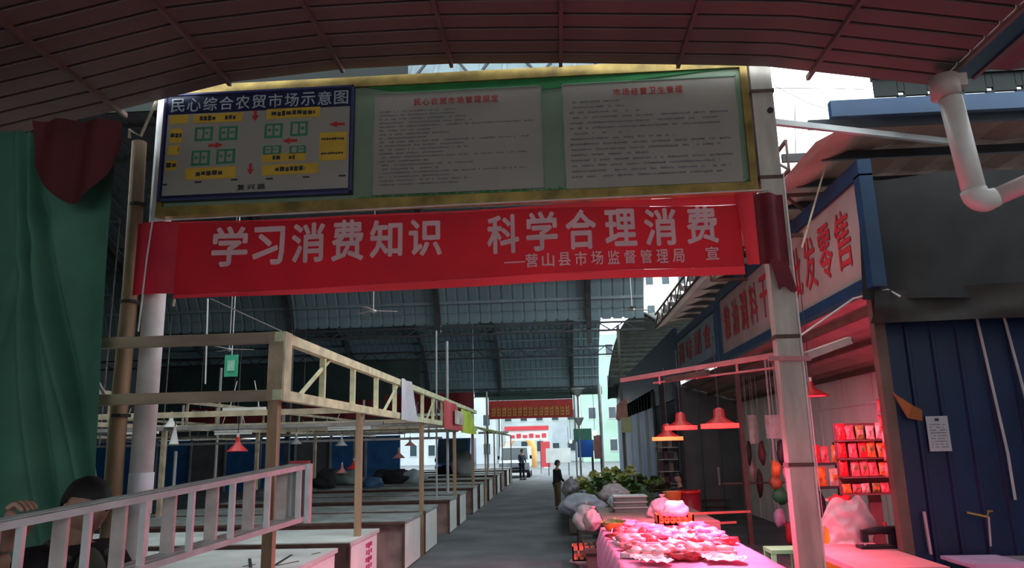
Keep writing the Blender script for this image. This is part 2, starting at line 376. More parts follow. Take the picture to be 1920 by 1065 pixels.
# market plan board
mp = thing('market_plan_board', (-2.93, 6.93, 4.3), 'navy-framed market plan board with yellow and green labels, left of the rules', 'sign')
MX0, MX1, MZ0, MZ1 = -3.93, -1.95, 4.33, 5.49
MB().box((MX0, 6.90, MZ0), (MX1, 6.955, MZ1)).obj('board_panel', navy, mp)
for a, b in (((MX0, 6.885, MZ0), (MX1, 6.90, MZ0 + .02)), ((MX0, 6.885, MZ1 - .02), (MX1, 6.90, MZ1)), ((MX0, 6.885, MZ0), (MX0 + .02, 6.90, MZ1)), ((MX1 - .02, 6.885, MZ0), (MX1, 6.90, MZ1))):
    MB().box(a, b).obj('edge_strip', mat('navy_edge', (.06, .06, .16), .3, .2, 3), mp)
MB().box((-3.885, 6.893, 4.385), (-1.985, 6.902, 5.26)).obj('plan_sheet', board_w, mp)
t = '民心综合农贸市场示意图'
for i, c in enumerate(t): glyph(c, -3.86 + i * .171, 5.285, .145, .15, 6.893, .012).obj('title_character', mat('title_white', (.42, .44, .46), .6, .1, 4), mp)
def Z(zx, zy):
    # plan coordinates: measured on the sheet, top-left to bottom-right
    u = (zx - 100) / 1425.; v = (zy - 300 + u * 62) / 620.
    return -3.885 + 1.9 * u, 5.26 - .875 * v
def rect(name, a, b, m, Y=6.888, par=None, d=.004):
    x0, z1 = Z(*a); x1, z0 = Z(*b); return MB().box((x0, Y, min(z0, z1)), (x1, Y + d, max(z0, z1))).obj(name, m, par or mp)
labels = [((120, 305), (265, 365), ''), ((305, 300), (690, 350), '水产区门市'), ((880, 260), (1295, 320), '蔬菜水果门市'), ((130, 410), (225, 515), '干货'), ((125, 540), (210, 610), '肉类'), ((115, 655), (200, 725), '禽类'),
          ((270, 715), (665, 785), '副食门市'), ((860, 610), (1195, 655), '综合区'), ((865, 690), (1295, 750), '百货门市'), ((1300, 445), (1510, 650), '')]
for a, b, s in labels:
    o = rect('plan_label', a, b, yel)
    if s:
        x0, z1 = Z(*a); x1, z0 = Z(*b); n = len(s); wc = min((x1 - x0) * .9 / n, .075); h = min((z1 - z0) * .6, .06)
        strokes(MB(), (x0 + x1) / 2 - wc * n / 2, (x0 + x1) / 2 + wc * n / 2, (z0 + z1) / 2 - h / 2, h, 6.886, n * 7 + int(a[0]), .05).obj('label_print', ink, o)
for zy in (495, 605):
    x0, z = Z(1315, zy); strokes(MB(), x0, x0 + .23, z - .015, .03, 6.886, zy, .05).obj('label_print', ink, mp)
for a, b in (((325, 400), (465, 500)), ((515, 395), (660, 495)), ((870, 375), (1010, 480)), ((1070, 360), (1205, 465)), ((310, 580), (455, 690)), ((505, 570), (650, 675)), ((865, 545), (1005, 605)), ((1070, 545), (1195, 598))):
    o = rect('stall_block', a, b, grn); x0, z1 = Z(*a); x1, z0 = Z(*b)
    ww, hh = x1 - x0, z1 - z0
    for u in (.14, .56):
        MB().box((x0 + ww * u, 6.884, z0 + hh * .15), (x0 + ww * (u + .30), 6.888, z1 - hh * .15)).obj('stall_field', board_w, o)
        strokes(MB(), x0 + ww * (u + .05), x0 + ww * (u + .25), z0 + hh * .4, hh * .25, 6.883, int(a[0] + u * 10)).obj('field_print', grn, o)
def arrow(cx, cy, dx, dy, L):
    x, z = Z(cx, cy); d = Vector((dx, 0, -dy)); p = Vector((-d.z, 0, d.x)); c = Vector((x, 6.886, z))
    MB().poly([c - d * L / 2 + p * .014, c + p * .014, c + p * .034, c + d * L / 2, c - p * .034, c - p * .014, c - d * L / 2 - p * .014], (0, .003, 0)).obj('arrow', red_i, mp)
arrow(790, 310, 0, 1, .12); arrow(775, 720, 0, 1, .12); arrow(1430, 380, -1, 0, .16); arrow(495, 537, 1, 0, .15); arrow(1070, 505, -1, 0, .15)
x0, z0 = Z(680, 880); join([glyph(c, x0 + i * .105, z0, .08, .06, 6.888, .03) for i, c in enumerate('复兴路')]).obj('road_name', ink, mp)
for zx, zy in ((110, 838), (375, 818), (655, 800), (925, 793), (1205, 780), (1480, 770)):
    rect('road_dash', (zx - 25, zy - 6), (zx + 25, zy + 4), ink)
# red banner
BY = 6.86
def by(x, z): return BY + .018 * math.sin(x * 3.1 + z) + .012 * noise.noise(Vector((x * 1.6, z * 2.2, 3)))
def bt(x): return 4.10 + .008 * (x + 1) + .012 * math.sin(x * 1.1)
def bb(x): return 3.305 + .010 * (x + 3.6) + .010 * math.sin(x * 1.7 + 1)
bn = thing('red_banner', (-.9, BY, 3.3), 'long red cloth banner with pale Chinese lettering strung between the gate posts', 'banner')
def strip(x0, x1, f0, f1, nu, nv):
    return MB().grid(lambda u, v: (x0 + (x1 - x0) * u, by(x0 + (x1 - x0) * u, 3.6 + .4 * v), f0(x0 + (x1 - x0) * u) * (1 - v) + f1(x0 + (x1 - x0) * u) * v), nu, nv)
hm = lambda x: bb(x) + .035 + .045 * max(0, min(1, (x + 3.5) / 2.5))
th = lambda x: bt(x) - .02 - .08 * max(0, min(1, (x + .4) / 2.0))
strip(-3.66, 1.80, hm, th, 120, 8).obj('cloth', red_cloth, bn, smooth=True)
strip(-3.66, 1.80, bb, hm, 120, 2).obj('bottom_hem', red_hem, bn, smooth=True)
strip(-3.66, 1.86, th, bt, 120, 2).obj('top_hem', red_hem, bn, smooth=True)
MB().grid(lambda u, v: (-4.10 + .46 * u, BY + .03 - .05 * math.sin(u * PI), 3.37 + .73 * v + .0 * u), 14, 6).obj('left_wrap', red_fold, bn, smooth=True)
MB().grid(lambda u, v: (1.79 + .14 * u + (.03 * (1 - v) - .03 * v) * (1 - u), BY - .04 - .02 * math.sin(u * PI), 3.43 + .70 * v), 8, 6).obj('bright_fold', red_hem, bn, smooth=True)  # brightness of the fold put into a lighter red
MB().grid(lambda u, v: (1.93 + .28 * u, BY - .02 + .03 * math.sin(u * 9), 3.45 + .69 * v - .03 * u), 10, 6).obj('right_wrap', mat('banner_shaded', (.16, .006, .014), .7, .2, 4), bn, smooth=True)  # same banner cloth, its shade put into a darker red
MB().grid(lambda u, v: (2.02 + .16 * u + .06 * (1 - v), BY - .05, 3.18 + .28 * v + .03 * math.sin(u * 6)), 6, 5).obj('loose_corner', mat('banner_shaded', (.16, .006, .014)), bn, smooth=True)
MB().tube([(-3.66, BY, 3.31), (-3.66, BY - .01, 3.24)], .014, 6).obj('stick_end', wood2, bn)
MB().tube([(-3.92, BY - .03, 4.12), (-3.93, BY - .06, 3.75), (-3.97, BY - .04, 3.0)], .008, 6).obj('tie_rope', rope_m, bn)
def put(chars, boxes, m, bold):
    for c, (px0, py0, px1, py1) in zip(chars, boxes):
        a = at(px0, py0, Y=BY - .03); b = at(px1, py1, Y=BY - .03)
        g_ = glyph(c, a.x, b.z, b.x - a.x, a.z - b.z, 0, bold)
        g_.v = [(x, by(x, z) - .012 + yy, z) for x, yy, z in g_.v]; g_.obj('banner_character', m, bn)
put('学习消费知识', [(398, 424, 460, 498), (473, 424, 530, 494), (546, 418, 607, 490), (622, 413, 681, 488), (694, 413, 754, 482), (766, 411, 828, 478)], letter, .034)
put('科学合理消费', [(912, 402, 974, 473), (985, 397, 1047, 469), (1059, 394, 1120, 466), (1132, 392, 1196, 460), (1206, 390, 1272, 458), (1285, 386, 1350, 454)], letter, .034)
sm = [(985 + i * 30.7, 475 - i * 1.1, 985 + i * 30.7 + 24, 500 - i * 1.1) for i in range(10)]
put('营山县市场监督管理局', sm, letter, .02); put('宣', [(1323, 461, 1350, 485)], letter, .02)
a = at(945, 491, Y=BY - .03); b = at(984, 489, Y=BY - .03); mb = MB().box((a.x, 0, a.z - .006), (b.x, 0.002, a.z + .006)); mb.v = [(x, by(x, z) - .012 + y, z) for x, y, z in mb.v]; mb.obj('dash', letter, bn)
# wire above banner + hooks
tag(MB().tube([(-3.9, 6.9, 4.13), (-1, 6.9, 4.16), (2.1, 6.9, 4.18)], .008, 5).obj('banner_wire', rope_m), 'thin wire stretched between the gate posts just above the red banner', 'wire')

# ================================================================ LEFT: tarps
def tarp(name, quad, m, fold, label, Y0, nu=40, nv=30, amp=.05, seed=0):
    (tl, tr, br, bl) = [at(*p, Y=Y0) for p in quad]
    def f(u, v):
        p = (tl * (1 - u) + tr * u) * (1 - v) + (bl * (1 - u) + br * u) * v
        y = amp * math.sin(u * fold + v * 1.3 + 2 * noise.noise(Vector((u * 2, v, seed)))) + .6 * amp * noise.noise(Vector((u * 4, v * 2, seed + 5)))
        if name == 'green_tarpaulin':
            for uc, w_, dp in ((.71 + .10 * v + .06 * v * v, .012, .10), (.745 + .15 * v + .12 * v * v, .016, .13), (.90 - .5 * v, .03, .04), (.45 + .1 * v, .02, .05)): y += dp * math.exp(-((u - uc) / w_) ** 2) - dp * .5 * math.exp(-((u - uc + .03) / w_) ** 2)
        return (p.x, p.y + y, p.z)
    return tag(MB().grid(f, nu, nv).obj(name, m, smooth=True), label, 'tarpaulin')
o = tarp('green_tarpaulin', ((-330, 215), (212, 262), (178, 990), (-420, 1250)), tarp_g, 15, 'large dark green tarpaulin hanging down the left edge of the gate', 6.2, 200, 60, .08)
def drape(u, v):
    p = at(60 + 165 * u, 225 + v * (60 + 95 * math.sin(PI * min(1, u * .95 + .08))), Y=5.9)
    return (p.x, p.y + .04 * math.sin(u * 14 + v * 2), p.z)
tag(MB().grid(drape, 30, 12).obj('maroon_cloth', tarp_r, smooth=True), 'dark maroon cloth bunched over the top of the green tarpaulin', 'cloth')
# ================================================================ LEFT: stall frame in yellow-painted timber
TX, TZ0, TZ1 = -2.43, 2.33, 2.84
PY = [6.5, 9.35, 13.7, 18.1, 22.0]
tf = thing('stall_truss', (TX, 6.5, 0), 'long cream-painted timber stall frame on posts running beside the aisle', 'frame')
cream = mat('cream_paint', (.66, .68, .42), .6, .25, 5)
MB().beam((TX, 6.4, TZ1), (TX, 22.5, TZ1), .08, .09).obj('top_beam', cream, tf)
MB().beam((TX, 6.4, TZ0), (TX, 22.5, TZ0), .08, .09).obj('bottom_beam', cream, tf)
MB().box((TX - .10, 6.42, TZ0 - .05), (TX + .03, 6.52, TZ1 + .05)).obj('corner_block', mat('corner_wood', (.42, .31, .20), .7, .3, 6), tf)
MB().box((TX + .032, 6.42, TZ0 - .05), (TX + .05, 6.60, TZ1 + .05)).obj('corner_plate', cream, tf)
for i, y in enumerate(PY): MB().box((TX - .10 + .02 * (i > 0), y - .04, 0), (TX - .01, y + .05, TZ0)).obj('post', wood, tf)
u0 = MB().box((-.028, -.028, 0), (.028, .028, TZ1 - TZ0 - .08)).mesh('upright', cream)
for i in range(13): shared('upright', u0, tf, (0, 1.17 * (i + 1), TZ0 + .04))
for y in (7.0, 10.5, 14): MB().beam((TX, y, TZ0 + .04), (TX - .0, y + .9, TZ1 - .04), .03).obj('diagonal_brace', cream, tf)
for z in (TZ0, TZ1): MB().beam((TX - .1, 6.46, z), (-4.75, 6.46, z + .0), .08, .095).obj('cross_beam', mat('beam_wood', (.34, .26, .18), .7, .3, 5, stretch=(.3, 1, 1)), tf)
MB().beam((-4.02, 6.46, TZ0 + .05), (-4.30, 6.46, TZ1 - .05), .025).obj('diagonal_brace', alu_d, tf)
for y in PY[1:]:
    MB().beam((TX - .05, y, TZ0 + .0), (-7.2, y, TZ0), .06, .07).obj('cross_beam', wood2, tf)
# second and third frames deeper in the hall
for k, (x, nm) in enumerate(((-7.3, 'brown timber stall frame at the inner end of the front counters'), (-12.4, 'far brown timber stall frame deep in the dark hall'))):
    t2 = thing('stall_truss', (x, 9, 0), nm, 'frame')
    for z in (2.33, 2.84): MB().beam((x, 9, z), (x, 30, z), .07, .07).obj('long_beam', wood2, t2)
    for y in (9.3, 13.7, 18.1, 22.5, 27): MB().box((x - .04, y - .04, 0), (x + .04, y + .04, 2.3)).obj('post', rust if k else wood2, t2)
    for j in range(16): MB().beam((x, 9.3 + j * 1.3, 2.36), (x, 9.3 + j * 1.3, 2.81), .04).obj('upright', wood2, t2)
# steel lamp rails crossing the hall
rail_m = mat('rail_steel', (.22, .21, .19), .5, .3, 5)
for i, (y, z) in enumerate(((11.2, 2.22), (15.5, 2.32), (17.0, 2.05), (19.8, 2.25), (24.5, 2.35), (28, 2.2), (31, 2.5))):
    rr = thing('lamp_rail', (-8, y, z), '%s horizontal lamp rail across the left hall, counting from the front' % ordinal(i), 'rail', 'lamp rails over the counters')
    MB().beam((-14, y, z), (-2.6 if y < 24 else -4.75, y, z), .05, .05).obj('bar', rail_m, rr)
    for x in (-13.6, -10.6, -8.9, -5.7, -2.9 if y < 24 else -4.8):
        MB().beam((x, y, z), (x, y, hz(y) - .1 if x < -9 else z + .35), .025).obj('hanger', rail_m, rr)
# red banners deep in the hall
for i, (x0, x1, y, z0, z1, lb) in enumerate(((-13.2, -9.2, 26, 2.85, 3.4, 'dark red slogan banner deep in the hall behind the green card'), (-9.0, -6.2, 26.2, 2.9, 3.55, 'dark red banner deep in the hall behind the cream frame'), (-6.7, -3.2, 29, 2.75, 3.9, 'plain red cloth hung over the far end of the cream frame'))):
    mb = MB().grid(lambda u, v: (x0 + (x1 - x0) * u, y + .04 * math.sin(u * 20), z0 + (z1 - z0) * v), 24, 4)
    o = mb.obj('hall_banner', mat('dull_red', (.16, .01, .014), .7, .2, 3), smooth=True); tag(o, lb, 'banner')
    if i == 0: strokes(MB(), x0 + .3, x1 - .3, z1 - .22, .16, y - .06, 5, .3).obj('faded_print', white, o)
# ================================================================ counters
def counter(y0, y1, i, x1=-2.42, L=5.2, h=.77):
    L = 4.8 if i >= 9 else L
    c = thing('market_counter', ((x1 - L / 2), y0, 0), '%s long market counter on the left of the aisle, counting from the gate' % ordinal(i), 'counter', 'long counters along the left of the aisle')
    MB().box((x1 - L, y0 - .03, h - .045), (x1 + .02, y1 + .03, h)).obj('slab', mat('pale_slab', (.58, .63, .58), .5, .2, 2) if i < 2 else slab_m, c)
    MB().box((x1 - L, y0 - .045, h - .05), (x1 + .02, y0 - .031, h - .012)).obj('edge_strip', rust, c)
    MB().box((x1 - L, y0 + .05, .0), (x1 - .03, y0 + .11, h - .05)).obj('front_wall', brick_m, c)
    MB().box((x1 - L, y1 - .11, .0), (x1 - .03, y1 - .05, h - .05)).obj('rear_wall', brick_m, c)
    MB().box((x1 - .03, y0 + .02, .02), (x1, y1 - .02, h - .05)).obj('end_panel', whitep, c)
    MB().box((x1 - .035, y0 + .0, .0), (x1 + .005, y0 + .05, h - .045)).obj('corner_trim', rust, c)
    return c
CY = [(6.95, 8.25), (8.8, 10.15), (11.9, 13.3), (13.75, 15.1), (16.8, 18.0), (18.5, 19.8), (21.4, 22.6), (23.3, 24.5), (26.4, 27.8), (29.9, 31.3), (32.2, 33.6), (35.5, 37), (38.2, 39.6)]
cs = [counter(a, b, i, h=(.815 if i < 2 else .75 if i < 4 else .73)) for i, (a, b) in enumerate(CY)]
# brush marks on the first slab, writing on the second counter's end
mb = MB()
for p_, q_, w_ in (((547, 1040), (512, 1062), .03), ((520, 1060), (560, 1052), .02), ((468, 1047), (470, 1064), .03), ((455, 1062), (478, 1058), .02), ((600, 1036), (585, 1039), .02)):
    a = at(*p_, Z=.818); b = at(*q_, Z=.818); mb.beam(a, b, w_, .003)
mb.obj('brush_marks', ink, cs[0])
mb = MB()
for k in range(7):
    z = .7 - k * .085
    for j in range(3): mb.box((-2.418, 9.55 + j * .11 + .02 * (k % 2), z), (-2.414, 9.63 + j * .11, z - .05 - .02 * (j % 2)))
mb.obj('magenta_writing', mat('magenta_ink', (.55, .03, .22), .6, .3, 6), cs[1])
# bundles, bags and bowls lying on the counters
bun = [(612, 905, 21.9, .30, black, 'black sack'), (655, 900, 24, .34, mat('grey_green_cover', (.16, .20, .19), .7, .2, 3), 'grey-green covered heap'), (700, 902, 21.9, .24, mat('blue_bag', (.05, .12, .25), .5, .2, 3), 'blue and white bag'), (742, 897, 24, .36, black, 'black lumpy bundle'),
       (752, 884, 27, .28, mat('maroon_bag', (.16, .03, .03), .7, .2, 3), 'maroon bundle'), (775, 893, 24, .30, mat('pale_blue_cover', (.34, .40, .44), .6, .2, 3), 'pale blue covered heap'), (520, 915, 18.9, .26, black, 'black bag'), (560, 905, 21.9, .3, mat('blue_bag', (.05, .12, .25)), 'blue bundle'),
       (488, 925, 17.3, .2, mat('charcoal_bag', (.05, .05, .055), .7, .2, 4), 'charcoal bag'), (720, 890, 27, .3, mat('charcoal_bag', (.05, .05, .055)), 'charcoal heap'), (620, 893, 27, .35, mat('charcoal_bag', (.05, .05, .055)), 'long charcoal heap'), (835, 890, 30.6, .3, black, 'black bundle near the end of the counters')]
for i, (px, py, y, r, m, s) in enumerate(bun):
    x = at(px, py, Y=y).x; z = .76
    o = MB().blob((x, y, z + r * .45), (r * 1.25, r * .8, r * .75), .25, 1.6, 3, i, .6).obj('bundle', m, smooth=True)
    tag(o, '%s lying on the %s counter' % (s, ['left', 'middle', 'right'][i % 3] + '-hand part of a far') if i < 11 else s, 'bundle', 'bundles on the hall counters')
names = ['black sack below the red lamps', 'grey-green covered heap left of the second cream-frame post', 'blue and white bag right of the second cream-frame post', 'black lumpy bundle between the second and third frame posts', 'maroon bundle on top of the black lumpy one', 'pale blue covered heap left of the third frame post', 'small black bag behind the ladder end', 'blue bundle right of the ladder end', 'small charcoal bag behind the ladder', 'charcoal heap behind the blue and white bag', 'long charcoal heap farthest back under the blue booths', 'black bundle near the far end of the counters']
for o, s in zip([o for o in C.objects if o.name.startswith('bundle')], names): o['label'] = s + ', lying on a counter'
# ================================================================ hanging lamps
def shade_lamp(loc, label, col, r=.12, cord=.6, lit=None, group='lamps hanging in the left hall'):
    t = thing('hanging_lamp', loc, label, 'lamp', group)
    x, y, z = loc
    MB().lathe([(.02, .17), (.03, .12), (.035, .09), (r * .95, .0), (r, -.012), (r * .93, .0), (.03, .085)], (x, y, z), 18).obj('lamp_shade', col, t, smooth=True)
    MB().tube([(x, y, z + .15), (x, y, z + .15 + cord)], .006, 5).obj('cord', dsteel, t)
    MB().lathe([(.018, .17), (.02, .22), (.0, .22)], (x, y, z), 8).obj('socket', white, t)
    MB().blob((x, y, z + .03), .032, 0, 1, 2).obj('bulb', lit or white, t, smooth=True)
    return t
lamps = [(445, 845, 9.4, redp, .13, 'red cone lamp hanging left of the corner post'), (320, 800, 11.2, white, .11, 'white cone lamp hanging high beside the round gate post'), (640, 835, 15.5, mat('grey_shade', (.28, .28, .28), .5, .2, 4), .13, 'grey cone lamp hanging before the blue booth'), (555, 832, 15.5, mat('grey_shade', (.28, .28, .28)), .12, 'grey cone lamp above the ladder end'),
         (663, 878, 17.0, redp, .16, 'red cone lamp low beside the second frame post, the right of two'), (641, 886, 17.0, mat('pink_shade', (.5, .2, .18), .5, .2, 4), .14, 'pinkish cone lamp low, left of the red one'), (748, 858, 17, mat('pink_shade', (.5, .2, .18)), .14, 'pinkish cone lamp hanging between the second and third frame posts'), (769, 835, 19.8, mat('pink_shade', (.5, .2, .18)), .15, 'pinkish cone lamp hanging just left of the third frame post'), (326, 832, 9.4, white, .06, 'small white bulb lamp hanging beside the round gate post')]
for px, py, y, m, r, s in lamps:
    p = at(px, py, Y=y); shade_lamp(p, s, m, r, max(.1, 2.3 - p.z - .15))
tubes = [(458, 773, 9.4, .55, 'left'), (258, 812, 12, .7, ''), (437, 813, 13.7, .7, ''), (655, 805, 15.5, .9, ''), (800, 779, 22, 1.2, ''), (925, 812, 30, 1.2, ''), (500, 775, 18.1, .8, '')]
tn = ['above the red lamp', 'beside the round gate post', 'above the blue booth left of the corner post', 'above the grey lamp left of the second post', 'seen through the far end of the cream frame', 'farthest down the hall', 'behind the corner post']
for (px, py, y, L, _), s in zip(tubes, tn):
    p = at(px, py, Y=y); t = thing('tube_lamp', p, 'short white tube lamp ' + s, 'lamp', 'white tube lamps in the left hall')
    MB().tube([(p.x - L / 2, y, p.z), (p.x + L / 2, y, p.z)], .022, 8).obj('tube', whitep, t); MB().box((p.x - L / 2, y - .03, p.z + .025), (p.x + L / 2, y + .03, p.z + .06)).obj('fitting', white, t)
    for sx in (-.35, .35): MB().tube([(p.x + sx * L, y, p.z + .05), (p.x + sx * L * .6, y, p.z + .4)], .006, 4).obj('wire', rope_m, t)
# ceiling fans
for i, (px, py, y) in enumerate(((700, 583, 14.5), (1185, 580, 17.5), (430, 655, 15), (888, 745, 34))):
    p = at(px, py, Y=y); s = ['over the second counter row, below the banner', 'small one near the right edge of the hall roof', 'in the dark beside the green card', 'at the far end of the hall'][i]
    t = thing('ceiling_fan', p, 'pale ceiling fan on a rod ' + s, 'fan', 'ceiling fans under the hall roof')
    MB().tube([p, (p.x, p.y, hz(y) - .1)], .012, 6).obj('rod', rope_m, t)
    MB().lathe([(0, .03), (.06, .02), (.07, -.02), (0, -.05)], p, 12).obj('hub', white, t)
    for k in range(3): a = k * 2 * PI / 3 + .4; MB().beam((p.x + .06 * math.cos(a), y + .06 * math.sin(a), p.z), (p.x + .48 * math.cos(a), y + .48 * math.sin(a), p.z), .09, .008).obj('blade', white, t)
# green card, cloths on the frame
p = at(434, 685, Y=9.0); gc = thing('green_card', p, 'green hanging card with a pale square, left of the corner post', 'sign')
MB().box((p.x - .085, 8.99, p.z - .14), (p.x + .085, 9.0, p.z + .13)).obj('card', mat('card_green', (.04, .34, .18), .5, .1, 3), gc)
MB().box((p.x - .045, 8.98, p.z - .07), (p.x + .045, 8.989, p.z + .06)).obj('pale_square', mat('card_pale', (.25, .52, .38), .5, .2, 9), gc)
MB().tube([(p.x, 9, p.z + .13), (p.x, 9, hz(9) - .1)], .006, 4).obj('string', rope_m, gc)
def cloth_on(px0, px1, y, z0, z1, m, lb, name):
    a = at(px0, 800, X=TX + .06).y; b = at(px1, 800, X=TX + .06).y
    o = MB().grid(lambda u, v: (TX + .065 + .02 * math.sin(u * 9), a + (b - a) * (u * (.6 + .4 * (1 - v)) + .1 * v * 0), z0 + (z1 - z0) * v), 10, 6).obj(name, m, smooth=True)
    return tag(o, lb, 'cloth')
cloth_on(752, 782, 0, 2.27, 2.90, mat('cloth_white', (.60, .66, .70), .7, .1, 3), 'white cloth draped over the cream frame', 'draped_cloth')
o = cloth_on(832, 868, 0, 2.22, 2.82, mat('cloth_redwhite', (.62, .07, .08), .6, .15, 3), 'red and white printed cloth tied to the far end of the cream frame', 'draped_cloth')
MB().box((TX + .09, 17.2, 2.36), (TX + .095, 18.8, 2.68)).obj('white_print', mat('print_white', (.62, .52, .45), .6, .4, 3), o)
cloth_on(864, 893, 0, 2.18, 2.76, mat('cloth_lime', (.55, .72, .04), .6, .15, 3), 'lime yellow cloth hanging past the red one on the cream frame', 'draped_cloth')
# green awning farther down the left
aw = thing('green_awning', (-2.6, 26, 0), 'faded yellow-green awning on posts beyond the lime cloth', 'awning')
MB().grid(lambda u, v: (-4.6 + 2.3 * v, 24.5 + 14 * u, 2.75 - .45 * v ** 2 + .03 * math.sin(u * 60)), 60, 5).obj('canopy_cloth', mat('awn_green', (.28, .33, .10), .7, .35, 2), aw, smooth=True)
for y in (24.5, 28, 32, 38): MB().beam((-2.35, y, 0), (-2.35, y, 2.32), .05).obj('post', wood2, aw)
# loose white steel posts
for i, (px, py, y) in enumerate(((818, 620, 17), (838, 640, 19), (912, 735, 30), (330, 845, 16), (415, 690, 18))):
    p = at(px, py, Y=y); o = MB().tube([(p.x, y, 0), (p.x, y, p.z if i != 3 else 1.9)], .035 if i != 0 else .02, 8).obj('steel_post', mat('pale_post', (.46, .46, .44), .5, .2, 3))
    tag(o, ['thin pale post above the third counter, left of a pair', 'thicker pale steel post, right of a pair, red cloth at its top', 'grey post at the left of the far red sign', 'short white post standing behind the round gate post', 'pale pipe post behind the green card'][i], 'post')
p = at(818, 655, Y=18); q = at(838, 655, Y=18)
# ================================================================ FAR END
sg = thing('far_sign', (-1.6, 43, 3.5), 'far red sign with gold lettering hung across the end of the aisle', 'sign')
a = at(916, 752, Y=43); b = at(1075, 782, Y=43)
MB().box((a.x, 43, b.z), (b.x, 43.1, a.z)).obj('sign_board', mat('sign_red', (.42, .03, .02), .6, .15, 2), sg)
mb = MB(); wch = (b.x - a.x - .3) / 15
for i in range(15):
    rn = random.Random(i); x0 = a.x + .15 + i * wch
    for k in range(3): mb.box((x0 + .03, 42.98, b.z + .15 + k * .17), (x0 + wch - .06 - rn.uniform(0, .06), 42.99, b.z + .20 + k * .17 + rn.uniform(0, .03)))
    for k in range(2): xx = x0 + .05 + k * wch * .45; mb.box((xx, 42.98, b.z + .13 + rn.uniform(0, .08)), (xx + .045, 42.99, b.z + .6 + rn.uniform(0, .08)))
mb.obj('gold_lettering', mat('gold_letter', (.60, .36, .08), .5, .2, 4), sg)
a2 = at(920, 732, Y=43)
MB().box((a.x, 43.02, a.z + .02), (b.x, 43.12, a.z + .6)).obj('dark_net', mat('dark_green_sheet', (.02, .05, .035)), sg)
for x in (a.x - .08, b.x + .08): MB().beam((x, 43.05, 0), (x, 43.05, a.z + 1.0), .09).obj('sign_post', mat('booth_frame', (.30, .30, .28)), sg)
# pole with funnel tops
p = at(1083, 735, Y=26); pl = thing('funnel_pole', (p.x, 26, 0), 'pale pole with funnel-shaped brackets beside the far red sign', 'pole')
MB().tube([(p.x, 26, 0), (p.x, 26, p.z)], .035, 8).obj('pole_shaft', mat('pale_post', (.46, .46, .44)), pl)
for dz, r in ((0, .24), (-1.0, .17)): MB().lathe([(.03, -.28), (r, .0), (r, .03), (.02, -.2)], (p.x, 26, p.z + dz + .1), 12).obj('funnel', whitep, pl)
# street end: gate, buildings, van, scooter
def facade(name, x0, x1, y, z0, z1, m, lb, win=None, depth=6, wm=None, cat='building'):
    t = thing(name, ((x0 + x1) / 2, y, 0), lb, cat)
    MB().box((x0, y, z0), (x1, y + depth, z1)).obj('wall', m, t)
    if win:
        nx_, nz_, ww, wh = win
        for i in range(nx_):
            for k in range(nz_):
                cx = x0 + (x1 - x0) * (i + .5) / nx_; cz = z0 + (z1 - z0) * (k + .5) / nz_
                f = MB().box((cx - ww / 2, y - .06, cz - wh / 2), (cx + ww / 2, y, cz + wh / 2)).obj('window', wm or mat('window_frame', (.5, .52, .5), .5, .1, 2), t)
                MB().box((cx - ww / 2 + .1, y - .08, cz - wh / 2 + .1), (cx + ww / 2 - .1, y - .06, cz + wh / 2 - .1)).obj('pane', glassm, f)
    return t
bw = mat('plaster_white', (.62, .66, .62), .8, .1, .4)
facade('building', 9.0, 15.5, 74, 0, 19.5, bw, 'tall white apartment block seen above the shops under the banner', (4, 6, .9, 1.3))
facade('building', 2.6, 8.8, 78, 0, 13, mat('plaster_green', (.38, .56, .44), .8, .15, .4), 'pale green house front seen between hall roof and shop awning', (3, 4, .9, 1.3))
facade('building', -30, -6.5, 80, 0, 9, mat('plaster_grey', (.42, .46, .48), .8, .15, .4), 'long grey house row closing the street beyond the hall', (12, 3, .9, 1.3))
facade('building', -6.3, 2.4, 84, 0, 10, mat('plaster_pale', (.50, .54, .55), .8, .15, .4), 'pale house straight behind the red street gate', (5, 3, .9, 1.3))
ga = thing('street_gate', (-2.4, 60, 0), 'white and red street gateway at the far end of the aisle', 'gate')
a = at(948, 800, Y=60); b = at(1027, 832, Y=60)
MB().box((a.x, 60, b.z + .3), (b.x, 60.5, a.z - .35)).obj('lintel', mat('gate_white', (.66, .60, .58), .7, .1, 1), ga)
MB().box((a.x - .1, 59.9, a.z - .33), (b.x + .1, 60.6, a.z)).obj('red_band', mat('gate_red', (.50, .03, .04), .6, .1, 1), ga)
mb = MB()
for i in range(6): mb.box((a.x + .35 + i * .5, 59.95, b.z + .5), (a.x + .7 + i * .5, 59.99, b.z + .72 + .1 * (i % 2)))
mb.obj('red_lettering', mat('gate_red', (.50, .03, .04)), ga)
for x in (a.x, b.x - .35): MB().box((x, 60, 0), (x + .35, 60.5, b.z + .3)).obj('pillar', mat('gate_pillar', (.58, .50, .48), .7, .15, 1), ga)
p = at(998, 850, Y=64); yb = thing('orange_arch', (p.x, 64, 0), 'golden orange inflatable-looking arch glimpsed through the street gate', 'arch')
yb['label'] = 'golden orange round arch glimpsed through the street gate'
mb = MB(); pts = [(p.x - 1.0 + 1.1 * math.cos(t), 64, 1.2 + 1.5 * math.sin(t)) for t in [PI * k / 12 for k in range(13)]]
mb.tube([(pts[0][0], 64, 0)] + pts + [(pts[-1][0], 64, 0)], .28, 10).obj('arch_tube', mat('arch_gold', (.80, .42, .12), .6, .15, 1), yb, smooth=True)
p = at(1023, 855, Y=50); o = MB().box((p.x - .3, 50, .4), (p.x + .3, 50.06, at(1023, 828, Y=50).z)).obj('vertical_banner', mat('vb_red', (.60, .06, .07), .6, .1, 1)); tag(o, 'upright red banner standing right of the far van', 'banner')
MB().beam((p.x - .32, 50.03, 0), (p.x - .32, 50.03, 2.2), .04).obj('banner_stand', dsteel, o)
